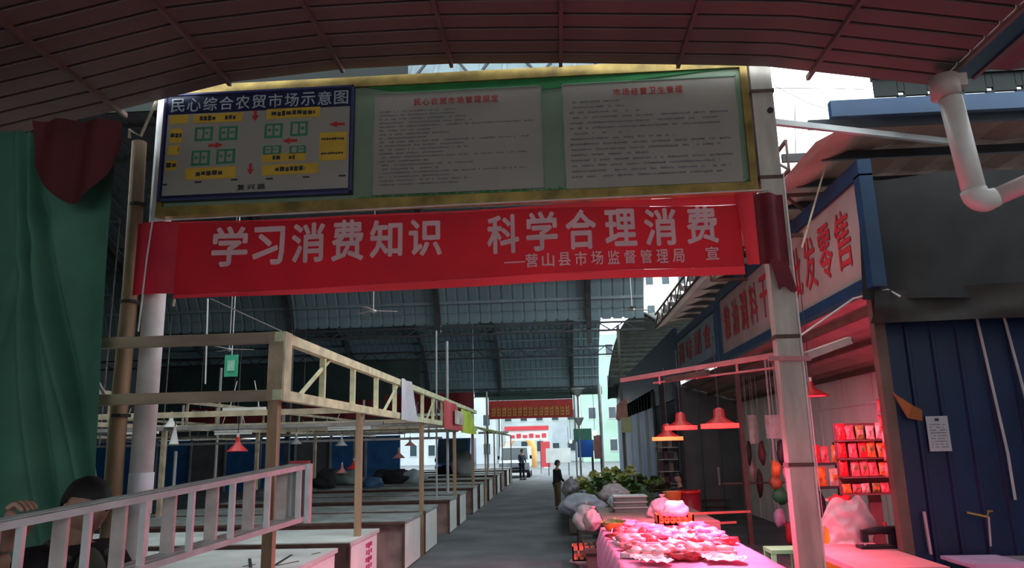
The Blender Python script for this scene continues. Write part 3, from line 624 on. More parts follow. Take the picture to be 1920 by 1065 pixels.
p = at(1047, 853, Y=46); hb = thing('white_hoarding', (p.x, 46, 0), 'white blank board standing behind the woman in black', 'board')
MB().box((p.x - .75, 46, p.z - .45), (p.x + .75, 46.05, p.z + .4)).obj('panel', whitep, hb)
for s in (-.6, .6): MB().beam((p.x + s, 46.03, 0), (p.x + s, 46.03, p.z - .4), .05).obj('leg', dsteel, hb)
for px, py, w_, h_, col, y, lb in ((1097, 841, 30, 32, (.01, .16, .75), 33, 'bright blue crate box hung above the far vegetable stall'), (1092, 816, 34, 24, (.10, .42, .28), 34, 'pale green board above the blue box'), (1120, 838, 14, 44, (.62, .25, .22), 34, 'salmon red strip sign right of the blue box'), (1050, 815, 30, 30, (.45, .52, .55), 48, 'pale grey sign board above the white hoarding')):
    a = at(px - w_ / 2, py - h_ / 2, Y=y); b = at(px + w_ / 2, py + h_ / 2, Y=y); t = thing('shop_board', ((a.x + b.x) / 2, y, b.z), lb, 'sign')
    MB().box((a.x, y, b.z), (b.x, y + .12, a.z)).obj('board_face', mat('sb%d' % px, col, .5, .1, 2), t)
    MB().beam((b.x, y + .15, 0), (b.x, y + .15, a.z), .05).obj('stand', dsteel, t)
for px, py, y in ((1115, 812, 32.5), (1070, 828, 40)):
    p = at(px, py, Y=y); t = thing('bright_bulb', p, 'glowing white bulb ' + ('above the blue box' if px > 1100 else 'left of the pale green board'), 'lamp')
    MB().blob(p, .10 if px > 1100 else .08, 0, 1, 2).obj('bulb_glass', mat('bulb_glow', (1, 1, .9), .5, 0, 1, emit=(1, 1, .85), es=14), t); MB().tube([p, (p.x, p.y, 5.6)], .01, 5).obj('cord', dsteel, t)
# van
def wheel(c, r, w_, t):
    o = MB().tube([(c[0] - w_ / 2, c[1], c[2]), (c[0] + w_ / 2, c[1], c[2])], r, 18).obj('wheel', black, t, smooth=False); MB().tube([(c[0] - w_ / 2 - .01, c[1], c[2]), (c[0] + w_ / 2 + .01, c[1], c[2])], r * .5, 12).obj('hub', alu, o)
def van(cx, y, m, lb, W=1.75, Hh=1.75):
    t = thing('van', (cx, y, 0), lb, 'van')
    prof = [(y, .35), (y, .85), (y + .55, 1.0), (y + 1.15, Hh), (y + 4.0, Hh), (y + 4.1, .35)]
    MB().poly([(cx - W / 2, a_, b_) for a_, b_ in prof], (W, 0, 0)).obj('body', m, t)
    MB().poly([(cx - W / 2 + .1, y + .58, 1.02), (cx + W / 2 - .1, y + .58, 1.02), (cx + W / 2 - .16, y + 1.1, Hh - .08), (cx - W / 2 + .16, y + 1.1, Hh - .08)], (0, -.03, .02)).obj('windscreen', glassm, t)
    for s in (-1, 1):
        MB().box((cx + s * .6 - .14, y - .03, .62), (cx + s * .6 + .14, y + .01, .78)).obj('headlamp', whitep, t)
        for yy in (y + .8, y + 3.2): wheel((cx + s * (W / 2 - .08), yy, .31), .31, .2, t)
        MB().box((cx + s * (W / 2 + .05) - .08, y + .75, 1.05), (cx + s * (W / 2 + .05) + .08, y + .82, 1.25)).obj('mirror', black, t)
    MB().box((cx - .45, y - .03, .5), (cx + .45, y + .0, .6)).obj('grille', dsteel, t); MB().box((cx - W / 2, y - .08, .3), (cx + W / 2, y + .02, .45)).obj('bumper', dsteel, t)
    return t
p = at(966, 893, Z=0); van(-2.55, 43.8, mat('van_white', (.60, .72, .76), .3, .05, 1), 'pale white van facing the market at the end of the aisle')
p = at(868, 890, Y=36); van(-5.7, 40.5, mat('van_blue', (.02, .06, .22), .3, .1, 1), 'dark blue van parked behind the counters, left of the green awning', 1.8, 2.3)
# covered scooter, pale cover
p = at(865, 880, Y=30); cv = thing('covered_scooter', (p.x, 30, .73), 'pale grey sheet-covered heap standing on a counter left of the blue van', 'cover')
MB().blob((p.x, 30.6, 1.15), (.42, .55, .50), .2, 1.3, 3, 8, .84).obj('sheet_cover', mat('cover_grey', (.45, .47, .50), .6, .15, 2), cv, smooth=True)

# ================================================================ PEOPLE
def skinned(nodes, edges, sub=2):
    me = bpy.data.meshes.new('s'); me.from_pydata([n[0] for n in nodes], edges, []); o = bpy.data.objects.new('s', me); C.objects.link(o)
    md = o.modifiers.new('k', 'SKIN'); md.use_smooth_shade = True
    for i, n in enumerate(nodes):
        r = n[1]; me.skin_vertices[0].data[i].radius = (r, r) if not isinstance(r, tuple) else r
    me.skin_vertices[0].data[0].use_root = True
    o.modifiers.new('s', 'SUBSURF').levels = sub
    dg = bpy.context.evaluated_depsgraph_get(); ev = o.evaluated_get(dg); em = ev.to_mesh()
    mb = MB(); mb.v = [tuple(v.co) for v in em.vertices]; mb.f = [tuple(p.vertices) for p in em.polygons]
    ev.to_mesh_clear(); bpy.data.objects.remove(o); return mb
def head_mb(c, r, face, down=.0):
    c = Vector(c); f = Vector((face[0], face[1], 0)).normalized(); f = (f - Vector((0, 0, down))).normalized(); s = f.cross(Vector((0, 0, 1))).normalized(); u = s.cross(f)
    bm = bmesh.new(); bmesh.ops.create_uvsphere(bm, u_segments=28, v_segments=20, radius=1); mb = MB()
    for v in bm.verts:
        x, y, z = v.co; wx = .70 - (.14 * max(0, -z)) ; dy = .88
        X = x * wx; Y = y * dy; Z_ = z
        if y > .2 and z < -.35: Y *= 1 - .12 * (-z - .35); 
        if y > 0: X *= 1; Y = min(Y, .80 + .05 * z)
        # brow, eye sockets, nose, lips, chin
        if y > 0:
            Y += .05 * math.exp(-((z - .16) / .08) ** 2) * math.exp(-(x / .5) ** 2)
            Y -= .07 * math.exp(-((z - .02) / .10) ** 2) * (math.exp(-((x - .34) / .16) ** 2) + math.exp(-((x + .34) / .16) ** 2))
            Y += .20 * math.exp(-(x / .13) ** 2) * math.exp(-((z + .17) / .15) ** 2)
            Y += .06 * math.exp(-(x / .25) ** 2) * math.exp(-((z + .50) / .07) ** 2)
            Y += .08 * math.exp(-(x / .3) ** 2) * math.exp(-((z + .80) / .12) ** 2)
        mb.v.append(tuple(c + (s * X + f * Y + u * Z_) * r))
    mb.f = [tuple(v.index for v in fc.verts) for fc in bm.faces]; bm.free()
    for sd in (-1, 1):
        mb.blob(c + (s * sd * .70 + u * -.02 - f * .05) * r, (r * .10, r * .16, r * .22), .1, 1, 2)
    return mb, s, f, u
def hair_mb(c, r, f, s, u, low=.0):
    bm = bmesh.new(); bmesh.ops.create_icosphere(bm, subdivisions=4, radius=1); mb = MB(); keep = {}
    for v in bm.verts:
        x, y, z = v.co
        if z > .34 or (y < .05 and z > .10) or (y < -.30 and z > -.35 - low):
            k = 1.09 + .05 * noise.noise(v.co * 9); keep[v.index] = len(mb.v)
            mb.v.append(tuple(Vector(c) + (s * x * .74 * k + f * (y * .86 - .02) * k + u * z * 1.0 * k) * r))
    for fc in bm.faces:
        if all(v.index in keep for v in fc.verts): mb.f.append(tuple(keep[v.index] for v in fc.verts))
    bm.free(); return mb
def finger(base, mid, tip, r=.009): return skinned([(base, r * 1.15), (((Vector(base) + Vector(mid)) / 2), r * 1.1), (mid, r), (tip, r * .8)], [(0, 1), (1, 2), (2, 3)], 1)
# man steadying the ladder
mn = thing('person', (-2.12, 3.45, 0), 'dark-haired man in a black jacket at lower left with one hand on the ladder', 'person')
hc = at(162, 950, Y=3.45); fd = Vector((.93, -.37, 0)); lf = Vector((.37, .93, 0)).normalized()
bx, by_ = hc.x - .03, 3.45
def P(f_, l_, z): return Vector((bx, by_, 0)) + fd * f_ + lf * l_ + Vector((0, 0, z))
ladder_at = lambda y: (-1.94 + .277 * (y - 3.1), 1.653 + .081 * (y - 3.1))
hy = 2.80; hx, hzr = ladder_at(hy)
shR = P(-.02, -.19, 1.40); shL = P(-.02, .19, 1.40); elR = Vector((hx - .19, 2.93, 1.23)); wrR = Vector((hx - .075, hy + .03, 1.50))
elL = P(.12, .28, 1.12); wrL = P(.34, .2, 1.08)
nodes = [(P(0, 0, .95), .15), (P(-.01, 0, 1.15), .145), (P(-.02, 0, 1.33), .15), (P(0, 0, 1.45), .06), (hc - Vector((0, 0, .05)), .055),
         (shR, .06), (elR, .042), (wrR, .03), (shL, .06), (elL, .042), (wrL, .03),
         (P(0, -.1, .88), .09), (P(.03, -.11, .48), .058), (P(0, -.12, .08), .042), (P(.14, -.13, .035), .035), (P(0, .1, .88), .09), (P(.03, .11, .48), .058), (P(0, .12, .08), .042), (P(.14, .13, .035), .035)]
edg = [(0, 1), (1, 2), (2, 3), (3, 4), (2, 5), (5, 6), (6, 7), (2, 8), (8, 9), (9, 10), (0, 11), (11, 12), (12, 13), (13, 14), (0, 15), (15, 16), (16, 17), (17, 18)]
parts = [skinned(nodes, edg)]
hm_, hs, hf, hu = head_mb(hc, .128, (.90, -.42), .18); parts.append(hm_)
# right hand over the top rail: palm behind the rail, fingers curling over it
kz = hzr + .045
palm = skinned([(wrR, (.026, .030)), (wrR + Vector((.015, -.005, .06)), (.022, .036)), (Vector((hx - .03, hy - .01, kz - .015)), (.018, .040))], [(0, 1), (1, 2)], 2); parts.append(palm)
for k, (dy, ln) in enumerate(((-.042, .9), (-.015, 1.0), (.012, .95), (.038, .75))):
    b_ = Vector((hx - .035, hy + dy, kz - .012)); m_ = Vector((hx + .0, hy + dy * 1.05 + .003, kz + .012 * ln)); t_ = Vector((hx + .035 * ln, hy + dy * 1.05 + .004, kz - .022 * ln)); parts.append(finger(b_, m_, t_, .010))
parts.append(finger(wrR + Vector((.02, .03, .035)), wrR + Vector((.045, .055, .07)), wrR + Vector((.06, .06, .10)), .011))
for k in range(4): parts.append(finger(wrL + fd * .05 + lf * (-.03 + .02 * k), wrL + fd * .10 + lf * (-.03 + .02 * k), wrL + fd * .12 + lf * (-.03 + .02 * k) + Vector((0, 0, -.03)), .009))
parts.append(skinned([(wrL, .026), (wrL + fd * .06, (.02, .035))], [(0, 1)], 1)); parts.append(finger(wrL + fd * .02, wrL + fd * .04 - lf * .04, wrL + fd * .07 - lf * .045))
join(parts).obj('body', skin, mn, smooth=True)
hair_mb(hc, .128, hf, hs, hu, .1).obj('hair', hair, mn, smooth=True)
for sd in (-1, 1):
    e = hc + (hs * sd * .30 + hf * .70 + hu * .03) * .128; MB().blob(e, .012, 0, 1, 2).obj('eye', mat('eye_dark', (.05, .04, .04), .2, .1, 3), mn)
    MB().beam(hc + (hs * sd * .16 + hf * .83 + hu * .2) * .128, hc + (hs * sd * .48 + hf * .68 + hu * .2) * .128, .012, .010).obj('eyebrow', hair, mn)
jn = [(P(0, 0, .90), .19), (P(-.01, 0, 1.15), .18), (P(-.02, 0, 1.34), .175), (shR, .078), (elR, .062), (wrR + Vector((-.02, .01, -.04)), .046), (shL, .078), (elL, .06), (wrL - fd * .03, .045), (P(-.01, 0, 1.45), .085)]
skinned(jn, [(0, 1), (1, 2), (2, 3), (3, 4), (4, 5), (2, 6), (6, 7), (7, 8), (2, 9)]).obj('jacket', black, mn, smooth=True)
MB().blob(P(.13, -.02, 1.30), (.07, .075, .15), .05, 1, 3).obj('undershirt', mat('olive_shirt', (.10, .11, .08), .8, .2, 5), mn, smooth=True)
MB().tube([P(.09, -.1, 1.40), P(-.07, -.09, 1.46), P(-.1, 0, 1.48), P(-.07, .09, 1.46), P(.09, .1, 1.40)], .022, 8).obj('collar', mat('olive_shirt', (.10, .11, .08)), mn, smooth=True)
skinned([(P(0, 0, .93), .165), (P(0, -.1, .85), .11), (P(.03, -.11, .48), .08), (P(0, -.12, .1), .07), (P(0, .1, .85), .11), (P(.03, .11, .48), .08), (P(0, .12, .1), .07)], [(0, 1), (1, 2), (2, 3), (0, 4), (4, 5), (5, 6)]).obj('trousers', mat('navy_trousers', (.02, .02, .04), .8, .2, 5), mn, smooth=True)
def simple_person(x, y, h, face, top, bot, label, sit=False, armfwd=.0):
    t = thing('person', (x, y, 0), label, 'person'); f = Vector((face[0], face[1], 0)).normalized(); l = Vector((-f.y, f.x, 0)); s = h / 1.7
    def Q(a_, b_, z): return Vector((x, y, 0)) + (f * a_ + l * b_ + Vector((0, 0, z))) * s
    hp = .92 if not sit else .5
    n_ = [(Q(0, 0, hp), .13 * s), (Q(.01, 0, hp + .25), .12 * s), (Q(.02, 0, hp + .42), .125 * s), (Q(.03, 0, hp + .56), .05 * s), (Q(.04, 0, hp + .62), .045 * s)]
    e_ = [(0, 1), (1, 2), (2, 3), (3, 4)]
    for sd in (-1, 1):
        k = len(n_); n_ += [(Q(.02, .17 * sd, hp + .46), .05 * s), (Q(.06, .21 * sd, hp + .18), .038 * s), (Q(.2 + armfwd, .17 * sd, hp + .05 + armfwd), .027 * s), (Q(.26 + armfwd, .16 * sd, hp + .03 + armfwd), .03 * s)]
        e_ += [(2, k), (k, k + 1), (k + 1, k + 2), (k + 2, k + 3)]
        k = len(n_)
        if sit: n_ += [(Q(.05, .09 * sd, hp - .03), .08 * s), (Q(.42, .12 * sd, .50), .058 * s), (Q(.40, .12 * sd, .08), .04 * s), (Q(.52, .12 * sd, .04), .035 * s)]
        else: n_ += [(Q(0, .09 * sd, hp - .06), .08 * s), (Q(.02, .10 * sd, .48), .055 * s), (Q(0, .10 * sd, .08), .04 * s), (Q(.13, .11 * sd, .035), .034 * s)]
        e_ += [(0, k), (k, k + 1), (k + 1, k + 2), (k + 2, k + 3)]
    hc_ = Q(.05, 0, hp + .70); hb_, s_, f_, u_ = head_mb(hc_, .12 * s, face, .2)
    join([skinned(n_, e_, 1), hb_]).obj('body', skin, t, smooth=True)
    hair_mb(hc_, .12 * s, f_, s_, u_, .3).obj('hair', hair, t, smooth=True)
    up = [(n_[i][0] - Vector((0, 0, .07 * s if i == 0 else 0)), n_[i][1] + .035 * s) for i in range(3)]; ee = [(0, 1), (1, 2)]
    for i in (5, 13): k = len(up); up += [(n_[i][0], .07 * s), (n_[i + 1][0], .055 * s), (n_[i + 2][0], .042 * s)]; ee += [(2, k), (k, k + 1), (k + 1, k + 2)]
    skinned(up, ee, 1).obj('jacket', top, t, smooth=True)
    lo = [(n_[0][0], .12 * s)]; ee = []
    for i in (9, 17): k = len(lo); lo += [(n_[i][0], .10 * s), (n_[i + 1][0], .075 * s), (n_[i + 2][0], .06 * s)]; ee += [(0, k), (k, k + 1), (k + 1, k + 2)]
    skinned(lo, ee, 1).obj('trousers', bot, t, smooth=True)
    for i in (12, 20): MB().blob(n_[i][0] - f * .03, (.11 * s, .06 * s, .05 * s), 0, 1, 2, 0, .6).obj('shoe', black, t, smooth=True)
    return t
simple_person(-.07, 22.4, 1.36, (.9, .5), black, mat('brown_trousers', (.12, .09, .04), .8, .2, 4), 'small woman in black with brown trousers standing at the aisle edge')
simple_person(2.1, 22.6, 1.45, (-.9, -.3), mat('rose_jacket', (.55, .16, .15), .7, .2, 4), black, 'seated vendor in a rose jacket behind the vegetables', sit=True)
simple_person(2.65, 17.0, 1.5, (-1, -.2), black, black, 'seated vendor in black behind the meat tables', sit=True)
simple_person(-2.0, 41.5, 1.6, (.5, -.8), mat('slate_jacket', (.06, .07, .10), .7, .2, 4), black, 'dark figure standing beside the pale van at the end of the aisle')
# ================================================================ LADDER
ld = thing('extension_ladder', (-1.7, 3.6, 1.4), 'aluminium two-section ladder held level on edge at lower left', 'ladder')
def LP(y, dx, top): x, z = ladder_at(y); return Vector((x + dx, y, z - (0 if top else .29)))
Y0, Y1 = 1.6, 4.42
for dx, w_, m_ in ((.012, .034, alu), (.052, .030, alu), (.105, .034, alu)):
    for top in (True, False):
        MB().beam(LP(Y0, dx, top), LP(Y1, dx, top), w_, .028).obj('side_rail', m_, ld)
for dx in (.032, .078):
    for top in (True, False): MB().beam(LP(Y0, dx, top) - Vector((0, 0, .004)), LP(Y1, dx, top) - Vector((0, 0, .004)), .03, .012).obj('rail_groove', dsteel, ld)
rw = mat('rung_metal', (.74, .66, .61), .5, .15, 12, metal=.15)
for k in range(10):
    y = 1.85 + k * .272
    a = LP(y, .028, True); MB().beam(a - Vector((0, 0, .01)), a - Vector((0, 0, .285)), .06, .02, (0, 1, 0)).obj('rung', rw, ld)
    a = LP(y + .03, .108, True); MB().beam(a - Vector((0, 0, .01)), a - Vector((0, 0, .285)), .028, .02, (0, 1, 0)).obj('rung', alu, ld)
x, z = ladder_at(4.42)
MB().box((x - .005, 4.40, z - .32), (x + .115, 4.44, z + .015)).obj('end_plate', mat('end_grey', (.38, .34, .34), .6, .15, 6), ld)
for d in (-.005, .10): MB().box((x + d, 4.38, z - .32), (x + d + .028, 4.43, z + .012)).obj('end_flange', alu, ld)
MB().box((x + .0, 4.39, z + .016), (x + .11, 4.44, z + .03)).obj('red_cap', redp, ld)

# ================================================================ RIGHT: shops
# shop roof
rs = struct('ceiling_shops', (5, 7.5, 5.2)); pm = brown_roof
for i in range(14):
    y0 = 7.6 + i * .95; mb = MB(); n_ = 30
    for j in range(n_ + 1): x = 2.85 + j * .25; dz = .03 * (j % 2) - .10 * max(0, 1 - j / 6) ** 2 * 3; mb.v += [(x, y0 - .02, 5.22 + dz), (x, y0 + .97, 5.22 + dz + .004)]
    for j in range(n_): mb.f.append((2 * j, 2 * j + 1, 2 * j + 3, 2 * j + 2))
    mb.obj('roof_panel', pm, rs)
    MB().beam((2.8, y0, 5.12), (10.2, y0, 5.12), .05, .10).obj('purlin', dsteel, rs)
f = MB().box((2.98, 7.40, 5.12), (10, 7.48, 5.30)).obj('fascia', blue2, rs)
for i in range(18): MB().box((3.46 + i * .30, 7.42, 5.33), (3.46 + i * .30 + .235, 7.46, 5.55)).obj('eave_filler', mat('black_sheet', (.007, .011, .009)), rs)
for i in range(17): MB().box((3.46 + i * .30 + .23, 7.42, 5.30), (3.46 + i * .30 + .305, 7.46, 5.335)).obj('eave_filler', mat('black_sheet', (.007, .011, .009)), rs); MB().box((3.46 + i * .30 + .23, 7.42, 5.375), (3.46 + i * .30 + .305, 7.46, 5.55)).obj('eave_filler', mat('black_sheet', (.007, .011, .009)), rs)
MB().box((3.46, 7.38, 5.53), (10, 7.5, 5.60)).obj('eave_cap', mat('black_sheet', (.007, .011, .009)), rs)
tr = struct('trim_2', (4, 8.6, 4.3))
def lattice(p, q, h, n, w_, m_, par, name='lattice_truss'):
    p, q = Vector(p), Vector(q); mb = MB(); hh = Vector((0, 0, h)); mb.beam(p, q, w_); mb.beam(p + hh, q + hh, w_)
    for i in range(n):
        a = p + (q - p) * i / n; b = p + (q - p) * (i + 1) / n
        mb.beam(a + (hh if i % 2 else Vector()), b + (Vector() if i % 2 else hh), w_ * .7); mb.beam(a, a + hh, w_ * .7)
    mb.obj(name, m_, par)
lattice((2.6, 9.6, 4.45), (9, 9.6, 4.45), .55, 12, .045, rust, tr); lattice((2.7, 12.5, 4.5), (9, 12.5, 4.5), .55, 12, .045, rust, tr); lattice((2.75, 8.2, 4.85), (2.75, 20, 4.85), .35, 20, .035, rust, tr)
MB().beam((2.2, 7.2, 5.02), (4.4, 7.9, 4.98), .05, .06).obj('tie_beam', mat('pale_post', (.46, .46, .44)), tr)
MB().beam((3.25, 8.4, 4.98), (2.9, 8.5, 4.0), .02).obj('tie_rod', wood2, tr)
# shop signs
SX = 3.30
def shop_sign(y0, y1, txt, label, z0=3.47, z1=4.55, m=None):
    t = thing('shop_sign', (SX, y0, z0), label, 'sign')
    MB().box((SX, y0, z0), (SX + .08, y1, z1)).obj('sign_board', m or mat('sign_face', (.33, .25, .225), .6, .12, 1.5), t)
    for a, b in (((SX - .04, y0 - .15, z1 - .02), (SX + .1, y1, z1 + .16)), ((SX - .04, y0 - .15, z0 - .13), (SX + .1, y1, z0)), ((SX - .04, y0 - .15, z0), (SX + .1, y0, z1)), ((SX - .04, y1, z0 - .1), (SX + .1, y1 + .2, z1 + .1))):
        MB().box(a, b).obj('sign_frame', blue2, t)
    n = len(txt); w_ = (y1 - y0 - .5) / n
    for i, c in enumerate(txt):        # reads from far end to near end when facing the sign from the aisle
        if c == ' ': continue
        yc = y1 - .3 - i * w_; wg = w_ * .72
        if n > 6 and i >= n - 4: yc = y0 + .22 + (n - i) * .56; wg = .44
        g_ = glyph(c, 0, z0 + .22, wg, (z1 - z0) * .62, 0, .016)
        g_.v = [(SX - .008 + yy, yc - xx, zz) for xx, yy, zz in g_.v]; g_.obj('sign_character', mat('sign_red_ink', (.42, .02, .03), .6, .15, 3), t)
shop_sign(7.75, 14.7, '粮油调料干杂批发零售', 'shop sign with large red characters and blue frame right of the gate post')
shop_sign(15.2, 20.2, '调味副食', 'farther pale shop sign with dull red characters left of the gate post', 3.55, 4.45, mat('sign_face2', (.20, .26, .30), .6, .12, 1.5))
sf = struct('ceiling_awning', (4, 8, 3.3)); am = mat('awning_sheet', (.42, .27, .24), .7, .15, 2)
for i in range(12):
    y0 = 8.08 + i * 1.02; mb = MB()
    for j in range(13): x = 3.3 + j * .128; z = 3.30 - .45 * j / 12; dz = .03 * (j % 2); mb.v += [(x, y0 - .02, z + dz), (x, y0 + 1.06, z + dz + .004)]
    for j in range(12): mb.f.append((2 * j, 2 * j + 1, 2 * j + 3, 2 * j + 2))
    mb.obj('awning_panel', am, sf)
for x, z in ((3.45, 3.18), (4.0, 3.02), (4.7, 2.82)): MB().beam((x, 8.08, z), (x, 20, z), .06, .07).obj('purlin', rust, sf)
ww = struct('wall_right', (4.8, 8, 0))
for i in range(21): MB().box((4.8 + .01 * (i % 2), 8.1 + i * .6, 0), (4.86, 8.1 + i * .6 + .575, 2.9)).obj('wall_panel', white_wall, ww)
MB().box((4.84, 8.1, 0), (4.9, 20.6, 2.88)).obj('wall_backing', ink, ww)
MB().beam((4.77, 8.1, 2.35), (4.77, 20.5, 2.35), .03).obj('wall_rail', pvc, ww)
dd = thing('steel_door', (4.0, 20.4, 0), 'dark grey steel partition door behind the red lamps', 'door')
dg_ = mat('door_grey', (.085, .095, .095), .5, .2, 2)
for i in range(3): MB().box((3.3 + i * .5, 20.4, 0), (3.3 + i * .5 + .49, 20.46, 3.3)).obj('door_panel', dg_, dd)
strokes(MB(), 3.9, 4.5, 2.1, .12, 20.38, 3).obj('chalk_marks', mat('chalk', (.14, .15, .15), .8, .2, 5), dd)
MB().box((4.15, 20.34, .7), (4.2, 20.4, 1.15)).obj('handle', alu_d, dd)
MB().box((3.27, 20.35, 0), (3.33, 20.5, 3.3)).obj('door_frame', dsteel, dd)
for z in (.45, .62): MB().box((3.3, 20.3, z - .3), (4.4, 20.36, z - .27)).obj('bar', rust, dd)
# blue end wall by the shop, net above
wf = struct('wall_front', (5, 8, 0))
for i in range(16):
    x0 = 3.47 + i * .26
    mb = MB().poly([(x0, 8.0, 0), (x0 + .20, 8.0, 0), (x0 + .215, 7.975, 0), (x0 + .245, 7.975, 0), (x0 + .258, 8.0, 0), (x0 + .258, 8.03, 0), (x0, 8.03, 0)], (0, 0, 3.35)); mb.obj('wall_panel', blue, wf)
MB().box((3.36, 7.93, 0), (3.47, 8.05, 3.3)).obj('corner_post', mat('brown_post', (.13, .08, .06), .7, .2, 4), wf)
for a_, b_ in (((1832, 585), (1893, 850)), ((1880, 572), (1925, 740))):
    p = at(*a_, Y=7.9); q = at(*b_, Y=7.9); tag(MB().tube([(p.x, 7.93, p.z), (q.x, 7.93, q.z), (q.x + .0, 7.93, 1.2 if a_[0] < 1850 else q.z - .3)], .015, 6).obj('conduit_pipe', mat('pale_post', (.46, .46, .44))), 'thin pale conduit running down the blue sheet wall, the %s one' % ('left' if a_[0] < 1850 else 'right'), 'pipe')
n1 = at(1762, 812, Y=7.95); pn = thing('paper_notice', n1, 'white paper notice taped to the dark blue sheet wall', 'notice')
MB().box((n1.x - .115, 7.955, n1.z - .18), (n1.x + .10, 7.965, n1.z + .17)).obj('paper_sheet', mat('paper', (.42, .44, .46), .7, .05, 3), pn)
mb = MB(); 
for k in range(9): strokes(mb, n1.x - .09, n1.x + .07, n1.z + .08 - k * .028, .012, 7.952, k)
mb.obj('small_print', ink_g, pn); MB().box((n1.x - .03, 7.95, n1.z + .12), (n1.x + .01, 7.953, n1.z + .15)).obj('seal', ink, pn)
n2 = at(1708, 765, Y=7.85)
tag(MB().poly([(n2.x - .13, 7.9, n2.z + .16), (n2.x + .02, 7.86, n2.z + .03), (n2.x + .13, 7.9, n2.z - .02), (n2.x + .12, 7.9, n2.z - .13), (n2.x - .03, 7.87, n2.z - .10)], (0, .02, 0)).obj('orange_rag', mat('rag', (.33, .10, .025), .8, .2, 5)), 'dull orange rag hung at the edge of the blue wall', 'cloth')
n3 = at(1735, 960, Y=7.9); n4 = at(1748, 1040, Y=7.9); tag(MB().beam((n3.x, 7.93, n3.z), (n4.x, 7.93, n4.z), .02, .03, (0, 1, 0)).obj('pale_strip', mat('strip_pink', (.5, .35, .4), .5, .1, 3)), 'short pale strip leaning at the foot of the blue wall', 'strip')
n5 = at(1850, 965, Y=7.85); tp = thing('wall_tap', n5, 'small brass tap sticking out low on the blue wall', 'tap')
MB().tube([(n5.x - .17, 7.88, n5.z + .02), (n5.x, 7.85, n5.z - .02), (n5.x + .02, 7.85, n5.z + .03), (n5.x + .06, 7.85, n5.z + .03)], .012, 6).obj('spout', gold, tp); MB().tube([(n5.x + .02, 7.86, n5.z - .02), (n5.x + .02, 7.9, n5.z - .3)], .01, 6).obj('riser', alu_d, tp)
nt_ = tarp('black_net', ((1612, 338), (2100, 300), (2150, 560), (1622, 560)), tarp_d, 12, 'black shade net hung over the blue wall at upper right', 7.7, 40, 16, .06, 3)
lip = tarp('net_roll', ((1640, 545), (2100, 520), (2110, 590), (1636, 605)), mat('brown_net', (.03, .022, .017), .8, .3, 4), 8, 'rolled brown lower edge of the shade net above the blue wall', 7.65, 30, 5, .05, 6)
# pvc down pipe
pp = thing('drain_pipe', (3.7, 6.5, 4.9), 'fat white plastic drain pipe dropping from the blue gutter and turning right', 'pipe')
p0, p1, p2 = at(1782, 185, Y=6.5), at(1832, 385, Y=6.5), at(2060, 285, Y=6.2)
MB().tube([p0, p1 + Vector((0, 0, .05))], .098, 20).obj('down_pipe', pvc, pp, smooth=True)
dq = (p2 - p1).normalized() * .17; qa = p1 + (p0 - p1).normalized() * .14
MB().tube([qa * (1 - t) ** 2 + p1 * 2 * t * (1 - t) + (p1 + dq) * t * t for t in [k / 9 for k in range(10)]], [.108] * 7 + [.10, .09, .085], 20).obj('elbow', pvc, pp, smooth=True)
MB().tube([p1 + dq * .8, p2], .078, 20).obj('side_pipe', mat('pvc_pink', (.72, .55, .52), .4, .08, 4), pp, smooth=True)
q = at(1775, 160, Y=6.5); MB().tube([q + Vector((-.02, 0, -.12)), q + Vector((-.02, 0, .08))], .125, 18).obj('gutter_outlet', mat('outlet', (.50, .38, .32), .5, .1, 4), pp, smooth=True)
MB().box(q + Vector((.0, -.06, -.03)), q + Vector((.16, .1, .09))).obj('outlet_box', mat('outlet', (.50, .38, .32)), pp)
# curved awning of the far shops
ca = struct('ceiling_curved', (3, 20, 3)); cm = mat('curved_sheet', (.10, .11, .085), .7, .3, 2)
cpr = [(20.6, 5.15), (23, 5.75), (26, 6.2), (29, 6.5), (32, 6.55), (35, 6.35), (37.5, 6.0), (39.5, 5.5), (40.8, 4.9), (41.4, 4.2)]
def cz(y):
    for (a, za), (b, zb) in zip(cpr, cpr[1:]):
        if y <= b: return za + (zb - za) * (y - a) / (b - a)
    return cpr[-1][1]
ys = [20.6 + i * .8 for i in range(25)] + [40.8, 41.4]
for i, (ya, yb2) in enumerate(zip(ys, ys[1:])):
    mb = MB()
    for j in range(15): x = 2.88 + j * .25; mb.v += [(x, ya - .02, cz(ya) + .03 * (j % 2)), (x, yb2 + .02, cz(yb2) + .03 * (j % 2) + .003)]
    for j in range(14): mb.f.append((2 * j, 2 * j + 1, 2 * j + 3, 2 * j + 2))
    mb.obj('roof_panel', cm, ca)
    MB().beam((2.86, ya, cz(ya) - .06), (6.4, ya, cz(ya) - .06), .06, .1).obj('purlin', mat('rib_olive', (.14, .14, .11), .7, .2, 3), ca)
MB().tube([(2.86, y, z) for y, z in cpr], .05, 6).obj('edge_pipe', dsteel, ca)
